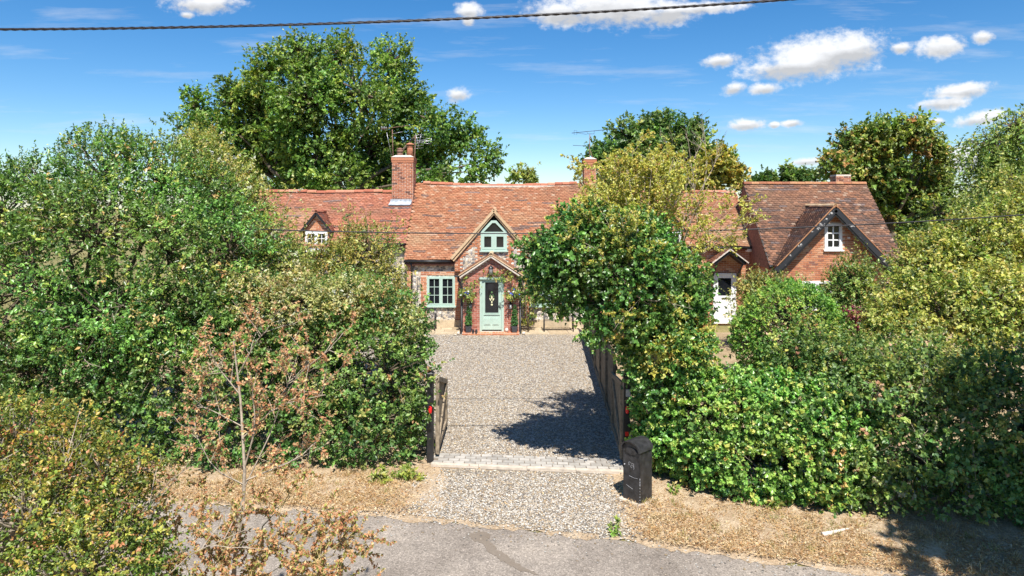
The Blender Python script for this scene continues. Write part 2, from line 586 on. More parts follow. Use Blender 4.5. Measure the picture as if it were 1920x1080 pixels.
M['verge_soil'] = ground_mat('dry_verge', [(0.28, (0.21, 0.14, 0.085)), (0.42, (0.44, 0.31, 0.19)), (0.54, (0.60, 0.46, 0.31)), (0.68, (0.70, 0.59, 0.44))], 3.5, 26, 0.95, 1.0, 0.05)
M['earth'] = ground_mat('garden_earth', [(0.3, (0.16, 0.11, 0.06)), (0.5, (0.36, 0.27, 0.16)), (0.7, (0.52, 0.41, 0.27))], 1.2, 18, 0.95, 0.7, 0.04)
M['field'] = ground_mat('meadow', [(0.3, (0.08, 0.10, 0.03)), (0.5, (0.22, 0.19, 0.075)), (0.7, (0.38, 0.31, 0.15))], 0.35, 9, 0.95, 0.7, 0.05)

# ------------------------------------------------------------------ ground, road, driveway
def sheet(name, pts, z, mat, jit=0.0, step=0.25, seed=1, kind='structure', parent=None, thick=0.0):
    r = np.random.default_rng(seed)
    out = []
    n = len(pts)
    for i in range(n):
        a, b = np.array(pts[i], float), np.array(pts[(i + 1) % n], float)
        L = np.linalg.norm(b - a)
        k = max(1, int(L / step)) if jit else 1
        for j in range(k):
            p = a + (b - a) * j / k
            if jit:
                p = p + r.normal(0, jit, 2)
            out.append((p[0], p[1], z))
    me = raw_mesh(name, out, [tuple(range(len(out)))], mat)
    o = link(name, me, parent)
    if me.polygons[0].normal.z < 0:
        me.flip_normals()
    if kind:
        o['kind'] = kind
    return o

sheet('ground', [(-600, -200), (600, -200), (600, 1200), (-600, 1200)], -0.030, M['field'])
sheet('garden_ground', [(-14, 11.5), (20, 11.5), (20, 26.4), (-14, 26.4)], -0.022, M['earth'], 0.1, 0.6, 3)
ROAD = [(-30, 13.6), (-14, 12.4), (-9, 11.85), (-5.56, 11.3), (-2, 10.78), (0, 10.38), (1.73, 10.0), (2.59, 9.71), (3.69, 9.36), (4.97, 9.1), (7, 8.7), (10, 8.0), (16, 6.2), (24, 3)]
def road_y(x):
    return np.interp(x, [p[0] for p in ROAD], [p[1] for p in ROAD])
# raised, uneven verge between road and hedges
def verge():
    xs = np.arange(-16, 14, 0.09)
    ts = np.linspace(0, 1, 22)
    r = np.random.default_rng(4)
    edge = road_y(xs) - 0.05 + 0.06 * np.sin(xs * 5.1) + r.normal(0, 0.035, len(xs))
    X, T = np.meshgrid(xs, ts, indexing='ij')
    Y = edge[:, None] + T * 4.2
    lump = 0.02 * np.sin(X * 3.3 + Y * 2.1) + 0.018 * np.sin(X * 7.7 - Y * 5.3) + r.normal(0, 0.012, X.shape)
    inapron = np.exp(-((X - 0.25) / 2.1) ** 6)
    Z = -0.014 + np.clip(T * 6, 0, 1) * (0.045 + lump) * (1 - inapron) * (Y < 13.0) + 0.0
    nx, ny = X.shape
    idx = np.arange(nx * ny).reshape(nx, ny)
    F = np.stack([idx[:-1, :-1], idx[1:, :-1], idx[1:, 1:], idx[:-1, 1:]], -1)
    o = np_mesh('verge', np.stack([X, Y, Z], -1).reshape(-1, 3), F.reshape(-1), 4, M['verge_soil'])
    o['kind'] = 'structure'
verge()
sheet('road', ROAD + [(24, -1.8), (16, 1.6), (10, 3.4), (5, 4.5), (2, 5.0), (0, 5.4), (-3, 6.0), (-8, 7.0), (-14, 7.8), (-30, 9)], -0.018, M['asphalt'], 0.03, 0.3, 5)
sheet('road_verge', [(-30, 9.1), (-14, 7.9), (-8, 7.1), (-3, 6.1), (0, 5.5), (2, 5.1), (5, 4.6), (10, 3.5), (16, 1.7), (24, -1.7), (24, -40), (-30, -40)], -0.010, M['verge_soil'], 0.08, 0.3, 6)
sheet('mud_streak', [((px - 960) / FPX * (FPX * CAMH / (py - HORIZON)), FPX * CAMH / (py - HORIZON)) for px, py in
      [(876, 1000), (900, 995), (922, 1002), (918, 1012), (934, 1028), (960, 1046), (985, 1062), (1010, 1076), (985, 1070), (950, 1056), (918, 1036), (905, 1018), (885, 1010)]], -0.0135, M['mud'], 0.022, 0.05, 9)
drive = sheet('driveway', [(-1.56, 12.9), (2.16, 12.75), (2.45, 18), (2.74, 25.95), (-5.5, 25.95), (-5, 18), (-2.2, 15.2)], 0.012, M['gravel'], 0.03, 0.3, 7)
apron = sheet('gravel_apron', [(-1.5, 12.75), (-1.85, 12.0), (-2.1, 11.35), (-1.6, 10.98), (-0.6, 10.62), (0.4, 10.35), (1.2, 10.18), (1.8, 10.1), (1.95, 10.5), (1.75, 11.3), (2.1, 11.9), (2.12, 12.6)], -0.009, M['gravel'], 0.06, 0.12, 8)

def loose_stones():
    r = np.random.default_rng(21)
    def batch(n, fx, fy):
        return np.stack([fx(n), fy(n)], -1)
    xy = []
    a = np.stack([r.uniform(-2.6, 2.6, 34000), 9.9 + 14.5 * r.beta(0.95, 1.9, 34000)], -1)
    ed = road_y(a[:, 0])
    left = np.where(a[:, 1] > 13, -1.52 - np.clip(a[:, 1] - 14.7, 0, 9) * 0.2, -1.75 + 0.0 * a[:, 1])
    right = np.where(a[:, 1] > 12.6, 2.05 + (a[:, 1] - 12.6) * 0.045, 1.8)
    ok = (a[:, 0] > left) & (a[:, 0] < right) & (a[:, 1] > ed + 0.12) & ((a[:, 1] < 12.5) | (a[:, 1] > 13.25))
    xy.append(a[ok])
    b = np.stack([r.normal(0.1, 1.5, 6500), r.uniform(9.9, 12.4, 6500)], -1)      # spilt past the edges
    eb = road_y(b[:, 0])
    ok = (b[:, 1] > eb - 0.12 + np.abs(r.normal(0, 0.22, len(b)))) & (b[:, 0] > -3.4) & (b[:, 0] < 2.9) & ((b[:, 1] < 12.3))
    xy.append(b[ok])
    g = np.stack([r.uniform(-9, 6, 1500), np.zeros(1500)], -1)
    g[:, 1] = road_y(g[:, 0]) - np.abs(r.normal(0, 0.35, 1500)) + 0.1
    xy.append(g)
    ng = len(g)
    xy = np.concatenate(xy)
    n = len(xy)
    sz = r.uniform(0.008, 0.021, n)
    base = np.array([(1, 0, 0), (0, 1, 0), (-1, 0, 0), (0, -1, 0), (0.1, 0.1, 0.75), (0, 0, -0.4)])
    V = base[None] * (1 + r.uniform(-0.35, 0.35, (n, 6, 3))) * sz[:, None, None]
    th = r.uniform(0, 6.28, n)
    c, s_ = np.cos(th)[:, None], np.sin(th)[:, None]
    V = np.stack([V[..., 0] * c - V[..., 1] * s_, V[..., 0] * s_ + V[..., 1] * c * 0.8, V[..., 2]], -1)
    V[..., 0] += xy[:, 0:1]
    V[..., 1] += xy[:, 1:2]
    lv = np.where(xy[:, 1] < 12.7, -0.005, 0.014)
    lv[-ng:] = -0.015
    V[..., 2] += (lv + r.uniform(0, 0.006, n))[:, None]
    F = np.array([(0, 1, 4), (1, 2, 4), (2, 3, 4), (3, 0, 4)])
    idx = (np.arange(n) * 6)[:, None, None] + F[None]
    pal = np.array([(0.60, 0.54, 0.46), (0.68, 0.64, 0.58), (0.42, 0.33, 0.24), (0.5, 0.38, 0.24), (0.28, 0.25, 0.22), (0.57, 0.48, 0.37), (0.74, 0.70, 0.63)])
    col = pal[r.integers(0, len(pal), n)] * r.uniform(0.8, 1.1, (n, 1))
    col *= 0.84
    col[-ng:] *= 0.7
    o = np_mesh('gravel', V.reshape(-1, 3), idx.reshape(-1), 3, M['stone'], col=np.repeat(col, 6, 0))
    tag(o, 'loose pale flint chippings strewn over the driveway and apron', 'gravel', kind='stuff')
loose_stones()

def dry_litter():
    r = np.random.default_rng(31)
    n = 46000
    x = r.uniform(-9, 9.5, n)
    y = road_y(x) + 0.02 + np.abs(r.normal(0, 1, n)) ** 1.0 * 1.1
    ok = (y < 13.2) & ~((x > -1.75 + r.normal(0, 0.2, n)) & (x < 1.85 + r.normal(0, 0.12, n)))
    x, y = x[ok], y[ok]
    bx, by = r.uniform(-1.5, 2.1, 260), r.uniform(10.6, 20, 260)
    x, y = np.append(x, bx), np.append(y, by)
    n = len(x)
    L = r.uniform(0.03, 0.12, n)
    W = r.uniform(0.004, 0.012, n)
    leafy = r.random(n) < 0.35
    leafy[-260:] = True
    L[leafy] = r.uniform(0.025, 0.05, leafy.sum())
    W[leafy] = r.uniform(0.015, 0.03, leafy.sum())
    th = r.uniform(0, 6.28, n)
    el = np.abs(r.normal(0, 0.35, n))
    ax = np.stack([np.cos(th) * np.cos(el), np.sin(th) * np.cos(el), np.sin(el)], -1)
    p = np.stack([x, y, 0.035 + r.uniform(0, 0.02, n)], -1)
    nm = unit(np.stack([r.normal(0, 0.4, n), r.normal(0, 0.4, n), np.ones(n)], -1))
    pal = np.array([(0.55, 0.36, 0.18), (0.62, 0.46, 0.26), (0.45, 0.26, 0.12), (0.66, 0.52, 0.34), (0.34, 0.18, 0.09)])
    col = np.clip(pal[r.integers(0, 5, n)] * r.uniform(0.85, 1.2, (n, 1)), 0, 0.8)
    o = leaf_mesh('dry_grass', p, ax, nm, L, W, col, M['leaf_dry'], None, kind='stuff')
    tag(o, 'straw coloured dry grass and fallen leaves along the verge', 'dry grass')

# ------------------------------------------------------------------ foliage machinery
def leaf_mesh(name, pos, axis, nrm, L, W, col, mat, parent, kind=None, fold=0.22):
    axis = unit(axis)
    side = unit(np.cross(nrm, axis))
    n = np.cross(axis, side)
    L, W = L[:, None], W[:, None]
    mid = pos + axis * L * 0.42
    l = mid + side * W * 0.5 + n * W * fold
    rr = mid - side * W * 0.5 + n * W * fold
    tip = pos + axis * L - n * L * 0.08
    V = np.stack([pos, rr, tip, l], 1)
    k = len(pos)
    idx = (np.arange(k) * 4)[:, None] + np.array([0, 1, 2, 0, 2, 3])[None]
    return np_mesh(name, V.reshape(-1, 3), idx.reshape(-1), 3, mat, parent, np.repeat(col, 4, 0), kind)

def L_(px, py, r, D, k=1.0, ry=None):
    """lobe: image column and row of its middle, radius in px, distance"""
    c = P(px, py, D)
    rr = r * D / FPX
    return (*c, rr, (ry if ry else rr), rr * k)

def shell(lobes, n, depth, r, zmin=0.05, front=0.0):
    A = np.array(lobes, float)
    C, R = A[:, :3], A[:, 3:6]
    w = (R[:, 0] * R[:, 2] + R[:, 1] * R[:, 2] + R[:, 0] * R[:, 1])
    w = w / w.sum()
    outp, outn, outl = [], [], []
    got = 0
    for _ in range(14):
        m = int((n - got) * 2.2) + 64
        li = r.choice(len(A), m, p=w)
        u = unit(r.normal(0, 1, (m, 3)))
        if front:                                        # thin out the side that faces away
            keep = (u[:, 1] < 0.25) | (r.random(m) > front)
            u, li = u[keep], li[keep]
            m = len(u)
        f = 1 - depth * r.random(m) ** 1.5
        p = C[li] + R[li] * u * f[:, None]
        inside = np.zeros(m, bool)
        for c, q in zip(C, R):
            inside |= (((p - c) / q) ** 2).sum(1) < 0.66
        ok = ~inside & (p[:, 2] > zmin)
        outp.append(p[ok])
        outn.append(unit(u[ok] / R[li][ok]))
        outl.append(li[ok])
        got += ok.sum()
        if got >= n:
            break
    return np.concatenate(outp)[:n], np.concatenate(outn)[:n], np.concatenate(outl)[:n]

def foliage(name, parent, lobes, n, leaf, clump_r, n_clump, palette, seed, mat='leaf', sprig=9, sprig_len=None, up=0.55, out=0.6,
            rnd=0.55, depth=0.22, fill=0.3, droop=0.0, zmin=0.06, front=0.0, keep=None, flat=1.0, tint=0.16, clump_tint=0.22, gain=2.4, infl=1.0, holes=0, hole_r=0.3):
    r = np.random.default_rng(seed)
    Lf, Wf = leaf
    sprig_len = sprig_len or Lf * 3.0
    if infl:                                            # twigs reach past the lobes, so draw the lobes in by that much
        g_ = infl * (0.5 * clump_r + 0.45 * sprig_len)
        lobes = [(a, b_, c, max(d - g_, d * 0.45), max(e - g_, e * 0.45), max(f - g_, f * 0.45)) for (a, b_, c, d, e, f) in lobes]
    cp, cn, cl = shell(lobes, n_clump, depth, r, zmin, front)
    if holes:                                           # hollows where the inside of the bush shows
        hp = cp[r.integers(0, len(cp), holes)]
        hr = hole_r * r.uniform(0.5, 1.3, holes)
        kp = np.ones(len(cp), bool)
        for q, rad in zip(hp, hr):
            kp &= (((cp - q) * np.array([0.8, 1, 1.2])) ** 2).sum(1) > rad * rad
        cp, cn, cl = cp[kp], cn[kp], cl[kp]
        n = int(n * kp.mean())
    n_clump = len(cp)
    ns = n // sprig
    ci = r.integers(0, n_clump, ns)
    off = r.normal(0, 0.55, (ns, 3)) * clump_r
    off[:, 2] *= flat
    p = cp[ci] + off
    back = (r.random(ns) < fill)
    p[back] -= cn[ci][back] * (r.random(back.sum())[:, None] * clump_r * 2.2 + clump_r * 0.4)
    d = unit(cn[ci] * 0.8 + off / clump_r * 0.6 + r.normal(0, 0.45, (ns, 3)) + np.array([0, 0, 0.3 - droop]))
    # leaves set along each twig
    t = r.random((ns, sprig))
    rad = unit(r.normal(0, 1, (ns, sprig, 3)))
    pos = p[:, None] + d[:, None] * (t * sprig_len)[..., None]
    if droop:
        pos[..., 2] -= droop * sprig_len * t ** 2
    ax = unit(d[:, None] * 0.7 + rad * 0.9 + np.array([0, 0, -0.15]))
    nm = unit(np.array([0, 0, up]) + np.array(s) * 0.4 + cn[ci][:, None] * out + r.normal(0, 1, (ns, sprig, 3)) * rnd * 0.9)
    sz = r.uniform(0.65, 1.2, (ns, sprig)) * r.uniform(0.6, 1.45, (ns, 1))
    cols = np.array([c for c, w in palette])
    w = np.array([w for c, w in palette], float)
    w /= w.sum()
    cc = r.choice(len(cols), n_clump, p=w)
    sc = np.where(r.random(ns) < 0.55, cc[ci], r.choice(len(cols), ns, p=w))
    base = cols[sc] * (1 + r.normal(0, clump_tint, n_clump))[ci][:, None]
    col = base[:, None] * (1 + r.normal(0, tint, (ns, sprig, 1))) * (1 + r.normal(0, 0.06, (ns, sprig, 3)))
    wl = 0.35 + 2.2 * max(0.2, np.array(lobes)[:, 3].mean())
    k1, k2 = unit(r.normal(0, 1, (2, 3))) * 6.28 / wl, r.uniform(0, 6.28, 2)
    k3 = unit(r.normal(0, 1, 3)) * 6.28 / (wl * 0.45)
    q1 = np.sin(cp @ k1[0] + k2[0]) * 0.6 + np.sin(cp @ k3 + k2[1]) * 0.4
    q2 = np.sin(cp @ k1[1] + k2[1])
    col *= (1 + 0.2 * q1)[ci][:, None, None]
    col[..., 0] *= (1 + 0.14 * q2)[ci][:, None]
    odd = r.random((ns, sprig)) < 0.12
    col[odd] = cols[r.choice(len(cols), odd.sum(), p=w)]
    col = np.clip(col * np.array([1.25, 1.0, 0.95]) * gain, 0.008, 0.6)
    pos, ax, nm, sz, col = pos.reshape(-1, 3), ax.reshape(-1, 3), nm.reshape(-1, 3), sz.ravel(), col.reshape(-1, 3)
    ok = pos[:, 2] > zmin * 0.6
    if keep is not None:
        ok &= keep(pos)
    o = leaf_mesh(name, pos[ok], ax[ok], nm[ok], (Lf * sz)[ok], (Wf * sz)[ok], col[ok], M[mat], parent, kind='stuff')
    return cp, cn, cl

def limbs(name, parent, base, lobes, clumps, cl, r0, mat='bark', seed=3, fork=0.35, twig=0.006, every=1, trunk_lean=(0, 0)):
    """trunk and limbs to each lobe in one body, lighter branches to the leaf clumps"""
    r = np.random.default_rng(seed)
    A = np.array(lobes, float)
    base = np.array(base, float)
    topz = A[:, 2].max()
    f = np.array([base[0] + trunk_lean[0], base[1] + trunk_lean[1], base[2] + (topz - base[2]) * fork])
    K = 6
    tt = np.linspace(0, 1, K)
    Pt, R = [], []
    wob = r.normal(0, 0.15 * r0, (K, 3))
    Pt.append(base + (f - base) * tt[:, None] + wob * tt[:, None])
    R.append(np.array([1.35, 1.08, 1, 0.95, 0.9, 0.85]) * r0)
    for a in A:
        c = a[:3]
        mid = f * 0.5 + c * 0.5 + np.array([0, 0, 0.08 * np.linalg.norm(c - f)]) + r.normal(0, 0.05, 3) * np.linalg.norm(c - f)
        q = (1 - tt)[:, None] ** 2 * f + 2 * (tt * (1 - tt))[:, None] * mid + tt[:, None] ** 2 * c
        q += r.normal(0, 0.025, q.shape) * np.linalg.norm(c - f) * (tt * (1 - tt))[:, None] * 4
        Pt.append(q)
        R.append(r0 * (0.42 - 0.33 * tt) * r.uniform(0.6, 1.0))
    tubes(name, np.array(Pt), np.array(R), 8, M[mat], parent, kind=None)
    if clumps is not None and len(clumps):
        sel = np.arange(0, len(clumps), every)
        a = A[cl[sel], :3]
        b = clumps[sel]
        K2 = 5
        t2 = np.linspace(0, 1, K2)
        mid = (a + b) / 2 + r.normal(0, 0.12, b.shape) * np.linalg.norm(b - a, axis=1, keepdims=True)
        q = (1 - t2)[None, :, None] ** 2 * a[:, None] + 2 * (t2 * (1 - t2))[None, :, None] * mid[:, None] + t2[None, :, None] ** 2 * b[:, None]
        R2 = twig * (1 + 3.0 * (1 - t2))[None, :] * r.uniform(0.7, 1.4, (len(sel), 1))
        tubes('twigs', q, R2, 3, M[mat], parent, kind='stuff')

dry_litter()
def straw_tufts():
    r = np.random.default_rng(33)
    k, per = 900, 16
    x = r.uniform(-8, 9, k)
    y = road_y(x) + 0.1 + r.beta(1.2, 1.0, k) * 1.5
    ok = ~((x > -2.0) & (x < 2.0)) & (y < 12.6)
    x, y = x[ok], y[ok]
    k = len(x)
    p = np.stack([x, y, np.full(k, 0.01)], -1)[:, None] + r.normal(0, 1, (k, per, 3)) * (0.05, 0.05, 0.0)
    ax = unit(r.normal(0, 0.55, (k, per, 3)) + np.array([0, 0, 0.8]))
    nm = unit(np.array([0, -0.8, 0.3]) + r.normal(0, 0.4, (k, per, 3)))
    pal = np.array([(0.60, 0.44, 0.25), (0.66, 0.52, 0.32), (0.48, 0.31, 0.15), (0.36, 0.33, 0.12), (0.55, 0.36, 0.18)])
    col = pal[r.integers(0, 5, k)][:, None] * r.uniform(0.75, 1.15, (k, per, 1))
    n = k * per
    L = (r.uniform(0.05, 0.15, (k, 1)) * r.uniform(0.6, 1.2, (k, per))).ravel()
    o = leaf_mesh('straw', p.reshape(-1, 3), ax.reshape(-1, 3), nm.reshape(-1, 3), L, np.full(n, 0.009), col.reshape(-1, 3), M['leaf_dry'], None, kind='stuff')
    tag(o, 'bleached grass tufts standing along the verge', 'grass')
straw_tufts()

# ------------------------------------------------------------------ masonry and roofs
BR_L, BR_H, BR_D = 0.225, 0.075, 0.05
_brick_cache = {}
def brick_mesh(L, mat, h=BR_H):
    key = (round(L, 2), mat, h)
    if key not in _brick_cache:
        g = 0.0075
        a, d, z = max(key[0] / 2 - g, 0.01), BR_D / 2, h / 2 - g
        e = 0.004
        V = [(-a, d, -z), (a, d, -z), (a, d, z), (-a, d, z), (-a, -d + e, -z), (a, -d + e, -z), (a, -d + e, z), (-a, -d + e, z),
             (-a + e, -d, -z + e), (a - e, -d, -z + e), (a - e, -d, z - e), (-a + e, -d, z - e)]
        F = [(4, 5, 1, 0), (5, 6, 2, 1), (6, 7, 3, 2), (7, 4, 0, 3), (8, 9, 5, 4), (9, 10, 6, 5), (10, 11, 7, 6), (11, 8, 4, 7), (8, 11, 10, 9)]
        me = raw_mesh('brick', V, F, M[mat])
        _brick_cache[key] = me
    return _brick_cache[key]

def brick_spots(width, height, mask=None, bond=0.5):
    out = []
    for j in range(int(height / BR_H + 1e-6)):
        v = (j + 0.5) * BR_H
        x = -BR_L * (bond if j % 2 else 0)
        while x < width - 0.02:
            a, b = max(x, 0), min(x + BR_L, width)
            if b - a > 0.03 and (mask is None or mask((a + b) / 2, v, (b - a) / 2)):
                out.append(((a + b) / 2, v, b - a))
            x += BR_L
    return out

def bricks(parent, org, width, height, mat, single, mask=None, rot=0.0, proud=0.012, seed=2, name='brick'):
    """face of bricks: org is the low corner of the wall face; rot 0 faces the road, 90 degrees faces along x"""
    r = random.Random(seed)
    c, s_ = math.cos(rot), math.sin(rot)
    V, F, Cc = [], [], []
    for (u, v, L) in brick_spots(width, height, mask):
        pr = BR_D / 2 - proud + r.uniform(-0.003, 0.003)
        lx, ly = u, pr
        pos = (org[0] + lx * c - ly * s_, org[1] + lx * s_ + ly * c, org[2] + v)
        me = brick_mesh(L, mat)
        if single and single[0] > 0:
            single[0] -= 1
            o = link(name, me, parent, pos)
            o.rotation_euler = (0, 0, rot)
        else:
            b = len(V)
            for q in me.vertices:
                V.append((pos[0] + q.co.x * c - q.co.y * s_, pos[1] + q.co.x * s_ + q.co.y * c, pos[2] + q.co.z))
            F += [tuple(i + b for i in p.vertices) for p in me.polygons]
            k = r.random()
            Cc += [k] * len(me.vertices)
    if V:
        me = raw_mesh('brickwork', V, F, M[mat])
        a = me.attributes.new('Col', 'FLOAT_COLOR', 'POINT')
        arr = np.repeat(np.array(Cc, dtype=np.float32)[:, None], 4, 1)
        arr[:, 3] = 1
        a.data.foreach_set('color', arr.ravel())
        o = link('brickwork', me, parent)
        o['kind'] = 'stuff'

PAL_MAIN = [((0.48, 0.21, 0.112), 5), ((0.54, 0.27, 0.155), 4), ((0.42, 0.16, 0.085), 3), ((0.63, 0.40, 0.26), 1.2), ((0.36, 0.14, 0.09), 0.5), ((0.14, 0.105, 0.10), 0.15)]
PAL_WING = [((0.52, 0.205, 0.125), 5), ((0.53, 0.25, 0.175), 3), ((0.40, 0.14, 0.09), 3), ((0.28, 0.115, 0.09), 1.2), ((0.14, 0.10, 0.10), 0.5)]
PAL_BLOCK = [((0.26, 0.135, 0.09), 4), ((0.18, 0.105, 0.08), 3), ((0.35, 0.18, 0.11), 2.5), ((0.45, 0.23, 0.145), 1.4), ((0.12, 0.085, 0.07), 2)]

def tiles(parent, O, u, w, ulen, wlen, palette, seed, mask=None, sag=None, gauge=0.105, tw=0.165, dark=0.22, rise=0.044):
    r = np.random.default_rng(seed)
    O, u, w = np.array(O, float), unit(np.array(u, float)), unit(np.array(w, float))
    n = np.cross(u, w)
    if n[2] < 0:
        n = -n
    nr, nc = int(wlen / gauge) + 1, int(ulen / tw) + 1
    J, I = np.meshgrid(np.arange(nr), np.arange(nc + 1), indexing='ij')
    uc = (I + 0.5 - 0.5 * (J % 2)) * tw + r.normal(0, 0.004, I.shape)
    sc = J * gauge + r.normal(0, 0.006, I.shape)
    uc, sc = uc.ravel(), sc.ravel()
    ok = (uc > 0.02) & (uc < ulen - 0.02) & (sc < wlen - 0.04)
    if mask is not None:
        ctr = O + u * uc[:, None] + w * sc[:, None]
        ok &= mask(ctr)
    uc, sc = uc[ok], sc[ok]
    k = len(uc)
    a0 = np.maximum(uc - tw * 0.496, 0)
    a1 = np.minimum(uc + tw * 0.496, ulen)
    hd = np.minimum(sc + gauge * 1.7, wlen)
    lift = rise + r.uniform(-0.1, 0.25, k) * rise
    lft2 = lift + r.normal(0, 0.004, k)
    th = 0.017
    def pt(uu, ss, h):
        return O + u * uu[:, None] + w * ss[:, None] + n * h[:, None]
    z = np.full(k, 0.012)
    V = np.stack([pt(a0, sc, lift - th), pt(a1, sc, lft2 - th), pt(a1, sc, lft2), pt(a0, sc, lift), pt(a0, hd, z), pt(a1, hd, z), pt(a0, hd, z - th), pt(a1, hd, z - th)], 1)
    if sag is not None:
        V[..., 2] += sag(V)
    F = np.array([(0, 1, 2, 3), (3, 2, 5, 4), (0, 3, 4, 6), (2, 1, 7, 5)])
    idx = (np.arange(k) * 8)[:, None, None] + F[None]
    cols = np.array([c for c, _ in palette])
    wt = np.array([q for _, q in palette], float)
    wt /= wt.sum()
    c = cols[r.choice(len(cols), k, p=wt)] * r.uniform(0.82, 1.14, (k, 1))
    c = c * 0.62 + cols[0] * 0.38 if dark < 0.4 else c * 0.8 + cols[0] * 0.2
    rowtone = 1 + np.random.default_rng(seed + 5).normal(0, 0.06, nr + 2)
    row = np.clip(np.round(sc / gauge).astype(int), 0, nr)
    c *= rowtone[row][:, None]
    for _ in range(int(ulen * wlen * 0.5) + 2):             # broad lichen and soot patches
        cu, cs, ru, rs = r.uniform(0, ulen), r.uniform(0, wlen), r.uniform(0.3, 1.1), r.uniform(0.2, 0.7)
        m_ = np.exp(-(((uc - cu) / ru) ** 2 + ((sc - cs) / rs) ** 2)) * r.uniform(0.15, 0.5) * (0.6 + 0.8 * r.random(k))
        tone = np.array([(0.30, 0.17, 0.11), (0.52, 0.37, 0.22), (0.24, 0.16, 0.12), (0.46, 0.2, 0.11)][r.integers(0, 4)])
        m_ = np.clip(m_, 0, 0.7)[:, None]
        c = c * (1 - m_) + tone * m_
    # runs of dark weathered tiles along a course
    for _ in range(int(ulen * wlen * dark * 3.6)):
        cu, cr, ln = r.uniform(0, ulen), r.integers(0, nr), r.uniform(0.12, 0.5)
        dk = (np.abs(row - cr) < 0.5) & (np.abs(uc - cu) < ln)
        c[dk] = c[dk] * 0.25 + np.array((0.14, 0.11, 0.105)) * r.uniform(0.7, 1.4)
    pl = (r.random(k) < 0.03)
    c[pl] = c[pl] * 0.5 + np.array((0.62, 0.45, 0.33)) * 0.5
    o = np_mesh('roof_tiles', V.reshape(-1, 3), idx.reshape(-1), 4, M['tile'], parent, np.repeat(c, 8, 0), 'stuff')
    return o

def ridge_run(parent, p0, p1, L, mat, r=0.11, sag=None, drop=0.035):
    p0, p1 = np.array(p0, float), np.array(p1, float)
    d = p1 - p0
    T = np.linalg.norm(d)
    n = max(1, int(round(T / L)))
    d = d / T
    side = unit(np.cross(d, [0, 0, 1.0]))
    step = T / n
    key = (round(step, 3), mat, r, tuple(np.round(d, 3)))
    V, F = [], []
    sg = 7
    for e in (0, step - 0.008):
        for k in range(sg):
            t = math.pi * (k / (sg - 1)) * 1.0
            V.append(tuple(d * e + side * math.cos(t) * r + np.array([0, 0, 1]) * math.sin(t) * r * 0.95))
        for k in range(sg):
            t = math.pi * (k / (sg - 1))
            V.append(tuple(d * e + side * math.cos(t) * (r - 0.02) + np.array([0, 0, 1]) * math.sin(t) * (r - 0.02) * 0.95))
    for k in range(sg - 1):
        F.append((k, k + 1, 2 * sg + k + 1, 2 * sg + k))
        F.append((sg + k, 3 * sg + k, 3 * sg + k + 1, sg + k + 1))
        F.append((k, sg + k, sg + k + 1, k + 1))
        F.append((2 * sg + k, 2 * sg + k + 1, 3 * sg + k + 1, 3 * sg + k))
    me = raw_mesh('ridge_tile', V, F, M[mat])
    for i in range(n):
        q = p0 + d * step * i + np.array([0, 0, -drop + random.uniform(-0.006, 0.006)])
        if sag is not None:
            q[2] += float(sag(q[None])[0])
        o = link('ridge_tile', me, parent, tuple(q))
        o.rotation_euler = (0, random.uniform(-0.012, 0.012), 0)

def gable_prism(b, xl, xr, ze, xa, za, y0, y1):
    b.prism([(xl, ze), (xr, ze), (xa, za)], y0, y1)

def wall_with_holes(b, x0, x1, z0, z1, holes, y0, y1):
    xs = sorted({x0, x1, *[h[0] for h in holes], *[h[1] for h in holes]})
    zs = sorted({z0, z1, *[h[2] for h in holes], *[h[3] for h in holes]})
    xs = [x for x in xs if x0 <= x <= x1]
    zs = [z for z in zs if z0 <= z <= z1]
    for i in range(len(xs) - 1):
        for j in range(len(zs) - 1):
            cx, cz = (xs[i] + xs[i + 1]) / 2, (zs[j] + zs[j + 1]) / 2
            if not any(h[0] < cx < h[1] and h[2] < cz < h[3] for h in holes):
                b.box(xs[i], xs[i + 1], y0, y1, zs[j], zs[j + 1])

